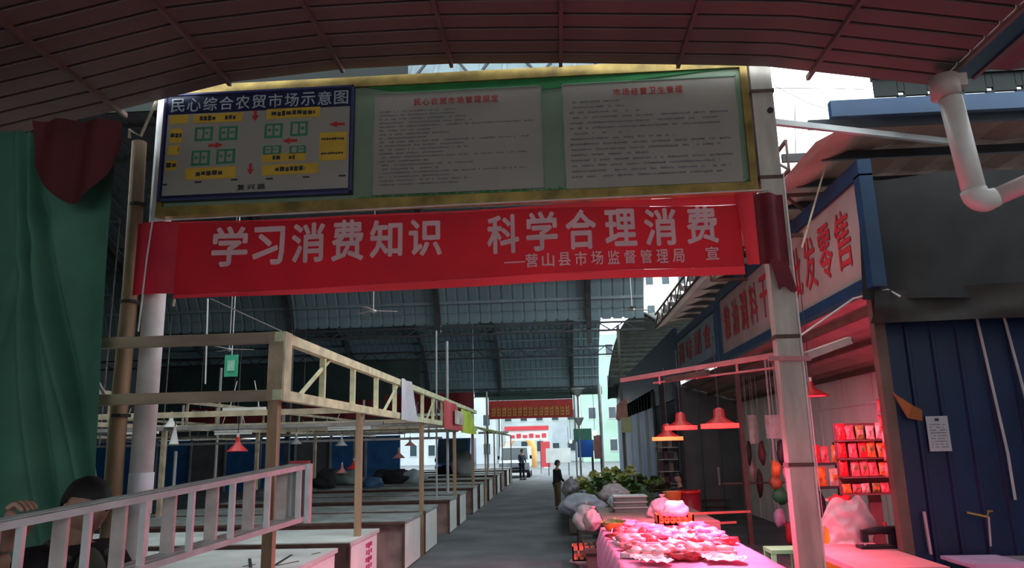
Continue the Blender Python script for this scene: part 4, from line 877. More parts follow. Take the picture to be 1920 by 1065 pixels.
# far shop fronts at the right (beyond the door)
fs = struct('wall_shops', (3.3, 20.6, 0))
for i in range(16):
    y0 = 25.6 + i * 1.0; MB().box((3.3, y0, 0), (3.36, y0 + .96, 3.6)).obj('wall_panel', mat('booth_blue', (.03, .14, .36)) if i % 3 != 2 else mat('grey_door', (.16, .15, .15), .6, .2, 2), fs)
MB().box((4.7, 20.6, 0), (4.76, 25.5, 3.4)).obj('wall_panel', mat('pale_shop', (.32, .33, .30), .7, .2, 2), fs)
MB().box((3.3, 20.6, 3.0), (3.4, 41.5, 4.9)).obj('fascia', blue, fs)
MB().box((3.3, 25.5, 0), (4.76, 25.56, 3.4)).obj('wall_panel', dsteel, fs)
for y0, m_ in ((20.5, dsteel), (23.5, mat('rib_olive', (.14, .14, .11))), (25.5, dsteel)): MB().box((3.22, y0, 0), (3.32, y0 + .14, 3.5)).obj('door_post', m_, fs)
pc_ = at(1168, 780, Y=26).x
ps = MB().beam((pc_, 26.12, 0), (pc_, 26.12, 5.9), .10).obj('awning_post', mat('rib_olive', (.14, .14, .11))); tag(ps, 'dark olive post under the curved awning beside the vegetables', 'post')
ps = MB().beam((3.05, 22.0, 0), (3.05, 22.0, 3.6), .14).obj('awning_post', dsteel); tag(ps, 'black post right of the blue shop front', 'post')
p = at(1165, 770, Y=26); tag(MB().poly([(p.x - .2, 26, p.z - .3), (p.x + .22, 26, p.z - .3), (p.x + .2, 26, p.z + .45), (p.x - .15, 26, p.z + .2)], (0, .05, 0)).obj('hanging_cloth', mat('salmon', (.55, .25, .2), .7, .2, 3)), 'salmon pink cloth hung on the blue shop front', 'cloth')
p = at(1174, 797, Y=26); tag(MB().box((p.x - .17, 25.9, p.z - .25), (p.x + .17, 25.95, p.z + .25)).obj('yellow_card', mat('pale_yellow', (.58, .58, .28), .7, .1, 3)), 'pale yellow card under the salmon cloth on the blue shop front', 'sign')
# shelves of dark goods under the orange lamp
sh = thing('goods_shelf', (3.8, 21.8, 0), 'pale shelf stacked with dark packets under the orange-lit lamp', 'shelf')
a = at(1232, 835, Y=21.5); b = at(1290, 905, Y=21.5)
MB().box((a.x, 22.0, .2), (b.x, 22.06, a.z + .2)).obj('back_panel', mat('shelf_back', (.33, .32, .29), .7, .15, 3), sh)
for k in range(5): z = .35 + k * .33; MB().box((a.x, 21.6, z), (b.x, 22.0, z + .02)).obj('shelf_board', white, sh)
for x in (a.x, b.x - .03): MB().box((x, 21.6, 0), (x + .03, 21.64, a.z + .2)).obj('upright', dsteel, sh)
rn = random.Random(4)
for k in range(5):
    for j in range(5):
        x = a.x + .05 + j * (b.x - a.x - .1) / 5; z = .372 + k * .33; hh = rn.uniform(.16, .24)
        o = MB().box((x, 21.66, z), (x + .12, 21.84, z + hh)).obj('dark_packet', [mat('pk1', (.10, .03, .05), .5, .3, 8), mat('pk2', (.04, .04, .05), .5, .3, 8), mat('pk3', (.25, .18, .12), .5, .3, 8)][rn.randrange(3)])
        tag(o, 'dark packet, %s from left on the %s shelf from the bottom, under the orange lamp' % (ordinal(j), ordinal(k)), 'packet', 'dark packets on the pale shelf')
# steel rail on the gate post, its pink lamplight put into the colour
rb = thing('red_lit_rail', (1.6, 7, 2.5), 'thin red-lit steel rail reaching left from the gate post', 'rail')
a = at(1165, 713, Y=9.8); b = at(1465, 664, Y=7.1)
MB().beam(a, b, .035, .05).obj('bar', mat('red_lit_bar', (.62, .22, .22), .5, .15, 4), rb)
a2 = at(1225, 718, Y=9.2); b2 = at(1465, 688, Y=7.1); MB().beam(a2, b2, .015, .02).obj('lower_wire', mat('red_lit_bar', (.62, .22, .22)), rb)
for t_ in (.3, .55, .78): q = a.lerp(b, t_); MB().beam(q, q - Vector((0, 0, .12)), .02).obj('hanger', mat('red_lit_bar', (.62, .22, .22)), rb)
MB().beam(a.lerp(b, .35) - Vector((0, 0, .08)), a.lerp(b, .62) - Vector((0, 0, .07)), .04, .06).obj('tube_holder', rust, rb)
rb2 = thing('red_bracket', (2.5, 7, 2.6), 'short pinkish bracket arm reaching right from the gate post', 'rail')
a = at(1440, 672, Y=6.88); b = at(1592, 638, Y=7.6); MB().beam(a, at(1520, 672, Y=6.88), .03, .04).obj('clamp_bar', mat('red_lit_bar', (.62, .22, .22)), rb2)
MB().beam(at(1510, 668, Y=6.95), b, .06, .07).obj('arm', mat('arm_pink', (.55, .30, .27), .6, .15, 4), rb2); MB().blob(b, .035, 0, 1, 2).obj('end_knob', dsteel, rb2)
tag(MB().tube([at(1500, 630, Y=8), at(1600, 560, Y=7.9), at(1665, 543, Y=7.7), at(1688, 556, Y=7.6)], .012, 6).obj('loose_cable', rope_m), 'loose pale cable looping below the big shop sign', 'cable')
# butcher lamps
glow = mat('lamp_glow', (1, .3, .2), .5, 0, 1, emit=(.8, .008, .02), es=1.0); glow_o = mat('lamp_glow_orange', (1, .5, .2), .5, 0, 1, emit=(1, .20, .04), es=1.4)
def butcher(px, py, y, r, label, g_, power, aimv):
    p = at(px, py, Y=y); t = thing('butcher_lamp', p, label, 'lamp', 'red lamps over the meat tables')
    MB().lathe([(.02, r * 1.1), (r * .28, r * 1.0), (r * .32, r * .55), (r, r * .12), (r, .0)], p, 24).obj('lamp_shade', redp, t, smooth=True)
    MB().lathe([(r * 1.01, .0), (r * 1.01, .05), (r * .97, .05), (r * .97, 0), (r * 1.01, 0)], p, 24).obj('glowing_rim', g_, t)
    MB().tube([p + Vector((0, 0, r * 1.05)), p + Vector((0, 0, 1.0))], .008, 5).obj('cord', dsteel, t)
    MB().blob(p + Vector((0, 0, .05)), .04, 0, 1, 2).obj('bulb', g_, t)
    lamp_light('lamp_light', 'SPOT', p + Vector((0, 0, -.01)), PINK, power, t, .04, 2.5, aimv)
butcher(1350, 803, 8.3, .20, 'red lamp shade hanging nearest the gate post, rightmost of three', glow, 620, (1.45, 7.9, .8))
butcher(1277, 806, 9.6, .20, 'red lamp shade hanging in the middle of three', glow, 260, (1.4, 9.6, .8))
butcher(1252, 826, 10.6, .21, 'red lamp shade with orange rim, leftmost and lowest of three', glow_o, 240, (1.2, 10.4, .8))

# ================================================================ RIGHT: stalls
mt = thing('meat_table', (1.2, 8.2, 0), 'pink-lit meat table under a plastic cloth at bottom right of the aisle', 'table')
MB().box((.52, 5.9, .75), (1.86, 10.0, .78)).obj('table_top', white, mt)
for x in (.6, 1.78):
    for y in (6.0, 8.0, 9.9): MB().beam((x, y, 0), (x, y, .75), .05).obj('leg', rust, mt)
cl = MB()
def clf(u, v):
    x = .42 + 1.54 * u; z = .79 + .006 * noise.noise(Vector((u * 9, v * 20, 0))); y = 5.85 + 4.2 * v
    if u < .06: x = .49 - .02 * math.sin(v * 60) - .03; z = .79 - (.06 - u) * 7.5 + .02 * math.sin(v * 30)
    if u > .94: x = 1.89 + .02 * math.sin(v * 60) + .02; z = .79 - (u - .94) * 6.5
    return (x, y, z)
cl.grid(clf, 50, 90); cloth = tag(cl.obj('plastic_cloth', pinkcloth, smooth=True), 'creased plastic cloth draped over the meat table', 'tablecloth')
meat = [mat('meat_red', (.50, .05, .06), .35, .35, 14), mat('meat_pink', (.70, .24, .28), .35, .3, 12), mat('meat_fat', (.76, .50, .50), .4, .15, 14)]
tray_m = mat('tray_white', (.80, .78, .76), .35, .05, 3); rn = random.Random(11)
trays = [(1.40, 7.62), (.86, 7.5), (1.38, 8.25), (.80, 8.35), (.82, 9.15), (1.42, 9.0)]
tl = ['nearest the lens on the right', 'nearest the lens on the left', 'second row right, under the lamp', 'second row left', 'far row left', 'far row right']
for (x, y), s in zip(trays, tl):
    n0 = len(C.objects)
    t = thing('meat_tray', (x, y, .80), 'shallow white meat tray on the pink table, ' + s, 'tray', 'meat trays on the pink table')
    MB().box((x - .22, y - .25, .80), (x + .22, y + .25, .812)).obj('tray_floor', tray_m, t)
    for a, b in (((x - .23, y - .26, .80), (x + .23, y - .245, .84)), ((x - .23, y + .245, .80), (x + .23, y + .26, .84)), ((x - .23, y - .26, .80), (x - .215, y + .26, .84)), ((x + .215, y - .26, .80), (x + .23, y + .26, .84))): MB().box(a, b).obj('tray_rim', tray_m, t)
    for k in range(6):
        xx = x - .13 + .13 * (k % 3); yy = y - .11 + .22 * (k // 3)
        o = MB().blob((xx, yy, .845), (.07 + .02 * rn.random(), .10, .040), .3, 1.8, 2, k + int(x * 20), .8).obj('meat_piece', meat[rn.randrange(3)], smooth=True)
        tag(o, '%s raw cut from left, %s row, in tray %s' % (ordinal(k % 3), 'near' if k < 3 else 'far', s), 'meat', 'raw meat cuts in the trays')
    ang = rn.uniform(-.45, .45); piv = Vector((x, y, 0)); RM = Matrix.Rotation(ang, 3, 'Z')
    for o in list(C.objects)[n0:]:
        if o.parent is None: o.location = piv + RM @ (o.location - piv); o.rotation_euler.z = ang
for i, (x, y, r, m_, lb) in enumerate(((1.12, 7.2, .11, 0, 'dark red cut lying loose between the two nearest trays'), (.72, 7.9, .10, 1, 'pink cut lying loose at the left table edge'), (1.12, 8.0, .09, 2, 'pale fatty cut lying loose in the middle of the table'), (1.7, 8.2, .09, 0, 'red cut lying loose at the right table edge'), (1.12, 8.75, .10, 1, 'pink cut lying loose between the far trays'), (.62, 8.8, .08, 0, 'small red cut at the left edge by the far tray'), (1.68, 8.75, .10, 2, 'pale cut at the right edge by the far tray'), (1.1, 9.5, .1, 0, 'red cut lying alone at the far end of the table'))):
    tag(MB().blob((x, y, .83), (r * 1.3, r, r * .45), .4, 2.2, 3, i + 31, .7).obj('meat_piece', meat[m_], smooth=True), lb, 'meat', 'loose meat cuts on the cloth')
for i, (x, y, w_, d_, lb) in enumerate(((1.42, 7.1, .34, .40, 'crumpled white paper under the lamp, nearest on the table'), (.80, 7.05, .3, .34, 'crumpled white paper at the near left of the table'), (1.58, 8.62, .26, .3, 'crumpled white paper at the right edge of the table'))):
    tag(MB().grid(lambda u, v: (x + w_ * (u - .5) + .03 * math.sin(v * 5), y + d_ * (v - .5) + .03 * math.sin(u * 6), .812 + .05 * abs(noise.noise(Vector((u * 3.5 + i * 5, v * 3.5, 1)))) + .01), 14, 14).obj('crumpled_paper', tray_m), lb, 'paper', 'crumpled papers on the meat table')
def crate(px, py, z, w_, d_, h_, m_, lb, cat='crate', slots=7):
    p = at(px, py, Z=z); x, y = p.x, p.y; t = thing('plastic_crate', (x, y, z), lb, cat)
    MB().box((x - w_ / 2, y, z), (x + w_ / 2, y + d_, z + .02)).obj('crate_floor', m_, t)
    for yy in (y, y + d_ - .02):
        for zz in (z, z + h_ * .72): MB().box((x - w_ / 2, yy, zz), (x + w_ / 2, yy + .02, zz + h_ * .28)).obj('side_rail', m_, t)
        for k in range(slots): xx = x - w_ / 2 + (w_ - .02) * k / (slots - 1); MB().box((xx, yy, z), (xx + .02, yy + .02, z + h_)).obj('slat', m_, t)
    for xx in (x - w_ / 2, x + w_ / 2 - .02): MB().box((xx, y, z), (xx + .02, y + d_, z + h_)).obj('end_wall', m_, t)
    return t
crate(1268, 985, .80, .46, .35, .13, orange, 'orange slatted crate at the far end of the pink meat table')
p = at(1265, 965, Z=.95); tag(MB().blob((p.x - .0, p.y + .0, 1.0), (.17, .16, .12), .2, 2, 3, 3, .5).obj('white_parcel', mat('parcel', (.80, .62, .68), .5, .1, 4), smooth=True), 'pink-white parcel piled in the orange crate', 'parcel')
p = at(1150, 993, Z=.80); bw_ = thing('yellow_bowl', (p.x, p.y, .80), 'yellow bowl of greens at the left corner of the meat table', 'bowl')
MB().lathe([(.0, .0), (.09, .0), (.15, .09), (.155, .09), (.145, .08), (.08, .015)], (p.x, p.y, .80), 20).obj('bowl_wall', mat('bowl_yellow', (.70, .42, .05), .4, .1, 3), bw_, smooth=True)
tag(MB().blob((p.x, p.y, .88), (.12, .12, .05), .5, 4, 2, 4, .4).obj('cut_greens', mat('leaf_dark', (.06, .15, .03), .6, .4, 9)), 'chopped greens heaped in the yellow bowl', 'vegetable')
for i, (px, py, r) in enumerate(((1215, 995, .14), (1180, 985, .11), (1300, 990, .13), (1330, 1003, .12), (1245, 1000, .10))):
    p = at(px, py, Z=.84); tag(MB().blob((p.x, p.y, .86), (r * 1.3, r, r * .45), .3, 1.6, 3, i + 9, .7).obj('plastic_bag', mat('bag_pink', (.78, .34, .55), .35, .2, 6), smooth=True), ['long pinkish bag of meat in the middle of the far table', 'small pinkish bag behind the yellow bowl', 'pinkish bag in front of the orange crate', 'pinkish bag at the far right corner of the table', 'small pinkish bag between crate and bowl'][i], 'bag', 'plastic bags on the meat table')
# second table beyond and things around it
t2 = thing('stall_table', (1.25, 12, 0), 'brown plank stall table behind the pink meat table', 'table')
MB().box((.62, 10.9, .70), (2.2, 13.6, .75)).obj('table_top', mat('plank_brown', (.24, .16, .13), .7, .25, 4), t2)
MB().box((.62, 10.88, .42), (2.2, 10.92, .70)).obj('front_board', mat('plank_brown', (.24, .16, .13)), t2)
for x in (.68, 2.14):
    for y in (11, 13.5): MB().beam((x, y, 0), (x, y, .70), .05).obj('leg', rust, t2)
sacks = [(1092, 948, 14.6, (.42, .65, .24), (.30, .33, .37), 'large blue-grey sack lying at the aisle edge'), (1098, 972, 12.3, (.20, .25, .22), (.42, .42, .41), 'white sack standing left of the brown stall table'), (1110, 978, 11.4, (.15, .2, .17), (.42, .36, .36), 'pinkish white sack in front of the white one'), (1240, 955, 11.6, (.20, .24, .17), (.52, .40, .44), 'greyish pink sack on the brown stall table'),
         (1155, 940, 13.4, (.13, .20, .14), (.48, .50, .55), 'pale bag beside the plastic boxes'), (1150, 925, 15.5, (.28, .3, .2), (.42, .38, .37), 'brownish grey sack behind the pale bag'), (1070, 915, 18, (.2, .35, .22), (.22, .22, .24), 'dark grey sack below the vegetables at the aisle')]
for i, (px, py, y, r, c, lb) in enumerate(sacks):
    p = at(px, py, Y=y); base = .75 if i in (3,) else (.75 if i == 4 else .0); zc = p.z
    t = thing('sack', (p.x, y, max(0, zc - r[2])), lb, 'sack', 'sacks by the right of the aisle')
    bb_ = MB().blob((0, 0, 0), (1, 1, 1), .14, 1.3, 4, i + 3, .75); nv = []
    for v in bb_.v:
        V_ = Vector(v); k = 1 + .10 * noise.noise(V_ * 3.2 + Vector((i, 0, 0))) - .05 * abs(noise.noise(V_ * 6.5 + Vector((0, i, 0)))) - .16 * max(0, V_.z) * math.hypot(V_.x, V_.y)
        nv.append((p.x + V_.x * k * r[0], y + V_.y * k * r[1], zc + V_.z * k * r[2]))
    bb_.v = nv; bb_.obj('sack_body', mat('sackm%d' % i, c, .75, .2, 5, bump=.3), t, smooth=True)
    tz = zc + r[2] * .92; MB().lathe([(.035, -.03), (.018, .0), (.022, .02), (.05, .055), (.042, .06), (.0, .03)], (p.x + r[0] * .1, y, tz), 12).obj('sack_neck', mat('sackm%d' % i, c), t, smooth=True)
# low benches under the sacks
for i, (x0, x1, y0, y1, h_, lb) in enumerate(((.28, .95, 13.9, 15.3, .42, 'low dark bench under the large blue-grey sack'), (.32, .60, 11.0, 12.7, .40, 'low dark stand under the white sacks'), (.15, 2.4, 16, 22, .45, 'long low wooden bench carrying the leafy vegetables'))):
    b_ = thing('low_bench', ((x0 + x1) / 2, y0, 0), lb, 'bench')
    MB().box((x0, y0, h_ - .06), (x1, y1, h_)).obj('bench_top', mat('plank_dark', (.09, .07, .06), .7, .25, 4), b_)
    MB().box((x0 + .03, y0 + .04, .05), (x1 - .03, y0 + .07, h_ - .06)).obj('apron', mat('plank_dark', (.09, .07, .06)), b_)
    for x in (x0 + .05, x1 - .05):
        for y in (y0 + .08, y1 - .08): MB().beam((x, y, 0), (x, y, h_ - .05), .05).obj('leg', rust, b_)
# stacked clear lid boxes
for i in range(3):
    p = at(1180, 940 - i * 7, Y=13.0); t = thing('lidded_box', (p.x, 12.6, .75 + i * .085), ['bottom', 'middle', 'top'][i] + ' box of the stacked grey-green boxes on the brown table', 'box', 'stacked boxes on the brown table')
    z = .75 + i * .085; MB().box((p.x - .28, 12.5, z), (p.x + .22, 12.95, z + .065)).obj('box_body', mat('box_grey', (.16, .18, .17), .5, .2, 5), t); MB().box((p.x - .30, 12.48, z + .065), (p.x + .24, 12.97, z + .082)).obj('box_lid', mat('lid_pale', (.50, .50, .47), .4, .1, 4), t)
p = at(1262, 955, Y=12.6); o = thing('orange_bucket', (p.x, 12.6, .75), 'orange bucket on the brown table beside the red one', 'bucket'); MB().lathe([(0, 0), (.11, 0), (.15, .3), (.155, .31), (.14, .29), (.1, .02)], (p.x, 12.6, .75), 20).obj('bucket_wall', mat('bucket_or', (.70, .20, .06), .45, .15, 4), o, smooth=True); MB().tube([(p.x - .15, 12.6, 1.05), (p.x, 12.48, 1.0), (p.x + .15, 12.6, 1.05)], .006, 5).obj('handle', alu_d, o)
p = at(1292, 950, Y=13.9); o = thing('red_basin', (p.x, 13.9, 0), 'dark red tub leaning by the grey door', 'tub'); MB().lathe([(0, 0), (.16, 0), (.2, .5), (.21, .98), (.19, .95), (.15, .03)], (p.x, 13.9, 0), 20).obj('tub_wall', mat('tub_red', (.25, .01, .02), .4, .15, 4), o, smooth=True); MB().lathe([(.20, .93), (.225, .95), (.225, .99), (.2, .99)], (p.x, 13.9, 0), 20).obj('rim', redp, o)
crate(1107, 1052, .22, .50, .35, .20, mat('crate_dull', (.60, .18, .10), .5, .15, 4), 'dull orange crate low beside the meat table')
p = at(1107, 1055, Z=.11); tag(MB().blob((p.x, p.y + .15, .11), (.28, .2, .11), .2, 2, 3, 6, .9).obj('pink_bag', mat('bag_rose', (.72, .35, .42), .4, .2, 5), smooth=True), 'rose plastic bag on the ground under the dull orange crate', 'bag')
for i, (z, L) in enumerate(((.95, .9), (.82, .7))): p = at(1325, 963 + i * 20, Y=11); tag(MB().beam((p.x - .25, 11, p.z), (p.x + L - .25, 11.2, p.z), .03, .03).obj('wooden_pole', mat('pole_red', (.30, .12, .07), .6, .2, 5)), ['upper', 'lower'][i] + ' thin reddish pole lying across before the grey door', 'pole')
# vegetables
def leaf_bunch(seed, n, col):
    rn = random.Random(seed); mb = MB()
    for k in range(n):
        a = rn.uniform(0, 2 * PI); t_ = rn.uniform(.2, 1.2); L = rn.uniform(.14, .26); d = Vector((math.cos(a) * math.sin(t_), math.sin(a) * math.sin(t_), math.cos(t_))); s = d.cross(Vector((0, 0, 1))).normalized() * L * .28
        b = d * .03; m_ = d * L * .6; e = d * L + Vector((0, 0, -.04)); i = len(mb.v)
        mb.v += [tuple(b), tuple(m_ + s), tuple(e), tuple(m_ - s), tuple(m_ + Vector((0, 0, .012)))]; mb.f += [(i, i + 1, i + 4), (i + 1, i + 2, i + 4), (i + 2, i + 3, i + 4), (i + 3, i, i + 4)]
    return mb.mesh('leafy_greens', col)
lm = [leaf_bunch(i, 60, mat('leaf%d' % i, c, .6, .35, 9)) for i, c in enumerate(((.06, .14, .03), (.16, .26, .05), (.62, .64, .26), (.09, .12, .06)))]
rn = random.Random(3); k = 0
for row, (y0, n) in enumerate(((16.3, 7), (17.3, 7), (18.3, 7), (19.3, 6), (20.3, 6), (21.3, 6))):
    for j in range(n):
        x = .32 + j * .32 + rn.uniform(-.06, .06); hgt = .47 + .04 * row + .09 * min(j, 3) + rn.uniform(0, .06)
        kind = 2 if row >= 4 and rn.random() < .6 else rn.choice((0, 0, 1, 3)) if row < 3 else rn.choice((0, 1, 2))
        o = bpy.data.objects.new('leafy_greens', lm[kind]); C.objects.link(o); o.location = (x, y0 + rn.uniform(-.2, .2), hgt); o.rotation_euler.z = rn.uniform(0, 6); o.scale = (1.25, 1.25, 1.25)
        tag(o, 'bunch of %s, %s row from the near end, %s from the aisle' % (['dark leafy greens', 'mid-green leafy greens', 'pale yellow-green cabbage', 'dull green leaves'][kind], ordinal(row), ordinal(j)), 'vegetable', ['dark leafy greens', 'mid-green leafy greens', 'pale cabbages', 'dull green leaves'][kind] + ' on the vegetable bench')
o = MB().grid(lambda u, v: (.2 + 2.15 * u, 16.05 + 5.9 * v, .45 + (.10 + .28 * math.sin(PI * min(1, u * 1.1))) * (1 if v > .02 else 0) + .05 * noise.noise(Vector((u * 9, v * 22, 0)))), 20, 40).obj('vegetable_heap', mat('heap_green', (.07, .11, .035), .8, .5, 8)); tag(o, 'dark trampled heap of leaves under the bunches on the long bench', 'vegetable', kind='stuff')
# ---- shop interior: goods
_pr = random.Random(21)
def pack(x, y, z, w_, h_, m_, lb, grp, nm='snack_packet'):
    t = MB(); n_ = 7; tilt = _pr.uniform(-.12, .12); h_ *= _pr.uniform(.82, 1.06); x += _pr.uniform(-.012, .012); ln = _pr.uniform(.0, .05); ph = _pr.uniform(0, 6)
    def f(u, v, sg):
        e = min(1, 4 * v, 4 * (1 - v)) * min(1, 5 * u, 5 * (1 - u)); d = sg * (.022 * e + .006 * math.sin(9 * u + ph) * math.sin(7 * v + ph) * e)
        xx = w_ * (u - .5) * (1 - .06 * math.sin(PI * v)); zz = h_ * v
        return (x + w_ / 2 + xx * math.cos(tilt) + zz * math.sin(tilt) * .6, y - d + ln * (v - .5), z + .004 + zz * math.cos(tilt) - xx * math.sin(tilt) * .5)
    t.grid(lambda u, v: f(u, v, 1), n_, n_); t.grid(lambda u, v: f(u, v, -1), n_, n_)
    o = t.obj(nm, m_); tag(o, lb, 'packet', grp)
    if _pr.random() < .6:
        q = MB().grid(lambda u, v: tuple(Vector(f(.22 + .56 * u, .35 + .3 * v, 1)) - Vector((0, .002, 0))), 4, 3).obj('printed_label', pk[_pr.choice((2, 3, 3, 4))], o)
    return o
pk = [mat('packet_red', (.62, .02, .02), .45, .5, 14), mat('packet_rose', (.60, .12, .11), .45, .5, 14), mat('packet_orange', (.70, .20, .03), .45, .5, 14), mat('packet_pale', (.60, .45, .32), .45, .5, 14), mat('packet_olive', (.22, .20, .05), .3, .4, 14)]
rk = thing('wall_rack', (4.35, 10.4, 0), 'wide brown wall rack crowded with red packets inside the shop', 'rack')
RX0, RX1 = at(1578, 900, Y=10.4).x, at(1688, 900, Y=10.4).x
rz = [at(1630, yy, Y=10.4).z for yy in (925, 893, 858, 824)]
MB().box((RX0, 10.5, rz[0] - .03), (RX1, 10.52, rz[3] + .22)).obj('back_board', mat('rack_brown', (.13, .06, .05), .7, .2, 4), rk)
for z in rz: MB().box((RX0, 10.36, z - .02), (RX1, 10.5, z)).obj('shelf_board', mat('rack_brown', (.13, .06, .05)), rk)
MB().box((RX0 + .35, 10.45, 0), (RX0 + .50, 10.5, rz[0])).obj('support_post', mat('rack_brown', (.13, .06, .05)), rk)
nmz = ['bottom', 'second', 'third', 'top']; cn = ['red', 'rose', 'orange', 'pale', 'olive']
ncol = 6; cw = (RX1 - RX0) / ncol
for r_ in range(4):
    for j in range(ncol):
        c_ = [[2, 1, 3, 4, 1, 3], [0, 1, 1, 1, 2, 1], [0, 1, 0, 2, 2, 1], [0, 1, 4, 3, 3, 1]][r_][j]
        pack(RX0 + .008 + j * cw, 10.42, rz[r_] + .002, cw * .9, (.12 if r_ == 0 else .215), pk[c_], '%s packet on the %s shelf of the wide rack, %s from left' % (cn[c_], nmz[r_], ordinal(j)), 'packets on the wide rack')
rk2 = thing('small_rack', (4.0, 11.6, 0), 'narrow two-shelf rack beside the gate post with a few packets', 'rack')
SX0, SX1 = at(1522, 900, Y=11.6).x, at(1577, 900, Y=11.6).x; sz = [at(1550, yy, Y=11.6).z for yy in (912, 868)]
for z in sz: MB().box((SX0, 11.5, z - .03), (SX1, 11.7, z)).obj('shelf_board', dsteel, rk2)
MB().box((SX0, 11.5, sz[0] - .2), (SX1, 11.72, sz[0] - .17)).obj('lower_board', pvc, rk2)
for x in (SX0, SX1 - .03): MB().box((x, 11.66, 0), (x + .03, 11.7, sz[1] + .3)).obj('upright', dsteel, rk2)
for r_, cc in enumerate(((2, 3), (0, 1, 2))):
    for j, c_ in enumerate(cc): pack(SX0 + .02 + j * (SX1 - SX0) / len(cc), 11.55, sz[r_] + .002, (SX1 - SX0) / len(cc) * .85, .27, pk[c_], '%s packet on the %s shelf of the narrow rack, %s from left' % (cn[c_], ['lower', 'upper'][r_], ordinal(j)), 'packets on the narrow rack')
for k in range(5):
    p = at(1658 + k * 4, 760 + k * 30, Y=10.2); pack(p.x - .08, 10.25, p.z - .1, .15, .2, pk[(0, 0, 1, 0, 1)[k]], 'red packet hanging in a column beside the blue wall, %s from top' % ordinal(k), 'packets hung in a column')
# goods hanging between the doorway posts
dp = MB().box((3.36, 14.2, 0), (3.44, 14.3, 3.1)).obj('shop_post', mat('rack_brown', (.13, .06, .05))); tag(dp, 'slim dark post standing left of the gate post before the white wall', 'post')
hang = [(1412, 805, 15, .18, .55, (.60, .50, .45), 'pale apron-like sheet'), (1452, 800, 14, .32, .42, (.62, .50, .48), 'pinkish white poster'), (1405, 850, 15, .10, .5, (.05, .02, .02), 'dark narrow bundle'), (1428, 850, 14.6, .14, .45, (.16, .04, .04), 'maroon bundle'), (1425, 905, 14.6, .12, .55, (.10, .02, .02), 'long dark red bundle'), (1410, 880, 15, .10, .45, (.55, .30, .28), 'pinkish thin bundle'),
        (1465, 850, 12.4, .14, .42, (.03, .02, .02), 'black bag'), (1455, 880, 12.4, .16, .26, (.70, .16, .04), 'orange bag'), (1476, 888, 12.4, .15, .24, (.75, .30, .38), 'rose bag'), (1455, 905, 12.4, .2, .2, (.30, .10, .04), 'rusty bag'), (1465, 930, 12.4, .26, .28, (.01, .14, .05), 'dark green net bag'), (1462, 970, 12.4, .18, .3, (.40, .30, .40), 'lilac bag'), (1482, 1000, 12.4, .16, .35, (.40, .02, .03), 'deep red bag'),
        (1540, 955, 11.2, .14, .5, (.02, .02, .02), 'black strap bundle'), (1548, 1015, 11, .16, .6, (.55, .50, .42), 'cream box-like bag')]
for i, (px, py, y, w_, h_, c, lb) in enumerate(hang):
    p = at(px, py, Y=y); t = thing('hanging_goods', p, lb + ' hanging in the shop ' + ('left of' if px < 1490 else 'right of') + ' the gate post', 'goods', 'goods hung in the right-hand shop')
    if i in (0, 1): MB().grid(lambda u, v: (p.x + w_ * (u - .5), y + .015 * math.sin(u * 8), p.z + h_ * (v - .5)), 8, 4).obj('sheet', mat('hang%d' % i, c, .7, .2, 8), t, smooth=True)
    else: MB().blob(p, (w_ / 2, .07, h_ / 2), .25, 2, 2, i).obj('bag_body', mat('hang%d' % i, c, .6, .3, 8), t, smooth=True)
    MB().tube([(p.x, y, p.z + h_ * .4), (p.x, y, 3.2 - .35 * max(0, p.x - 3.3))], .004, 4).obj('hook', alu_d, t)
hrz = MB().beam((3.0, 14.4, 1.06), (4.7, 14.4, 1.06), .03).obj('hanging_bar', rust); tag(hrz, 'rusty horizontal bar before the white wall left of the gate post', 'bar')
# yellow bag with red top
p = at(1578, 1010, Y=10.2); yb_ = thing('yellow_bag', (p.x, 10.2, .1), 'tall yellow sack with a red knotted top right of the gate post', 'sack')
MB().lathe([(.0, .0), (.22, .0), (.24, .3), (.19, .62), (.10, .82), (.06, .86)], (p.x, 10.2, .1), 18).obj('sack_body', mat('sack_yellow', (.75, .38, .03), .6, .15, 4), yb_, smooth=True)
MB().blob((p.x + .02, 10.15, 1.0), (.13, .1, .12), .3, 2.5, 3, 2).obj('sack_top', redp, yb_, smooth=True)
# white sheeted machine + sewing machine on pink counter
ct = thing('pink_counter', (3.0, 7.5, 0), 'pink-lit low counter at the bottom right edge', 'table')
MB().box((2.55, 7.0, .68), (3.34, 8.62, .73)).obj('counter_top', mat('pink_top', (.62, .28, .28), .45, .15, 3), ct)
MB().box((2.6, 7.02, 0), (3.3, 7.06, .68)).obj('counter_front', mat('pink_front', (.55, .35, .42), .6, .15, 3), ct)
for x in (2.6, 3.28): MB().beam((x, 8.55, 0), (x, 8.55, .68), .05).obj('leg', rust, ct)
cvr = MB().grid(lambda u, v: (2.84 + .50 * u + .03 * math.sin(v * 7 + u * 4), 8.52 - .06 * math.sin(PI * u) + .04 * noise.noise(Vector((u * 6, v * 6, 2))), .74 + .47 * v - .10 * (2 * u - 1) ** 4 * v + .03 * math.sin(u * 11) * v), 24, 18)
tag(cvr.obj('white_sheet', mat('sheet_white', (.78, .66, .68), .6, .12, 5, bump=.3), smooth=True), 'crumpled white plastic sheet hung behind the black sewing machine', 'sheet')
p = at(1648, 1030, Y=8.3); s_ = thing('sewing_machine', (p.x, 8.2, .73), 'old black sewing machine standing on the pink counter', 'machine')
X, Yy, Zz = p.x, 8.2, .732
MB().box((X - .24, Yy - .08, Zz), (X + .22, Yy + .08, Zz + .03)).obj('base', black, s_)
MB().box((X + .08, Yy - .04, Zz + .03), (X + .17, Yy + .04, Zz + .17)).obj('pillar', black, s_)
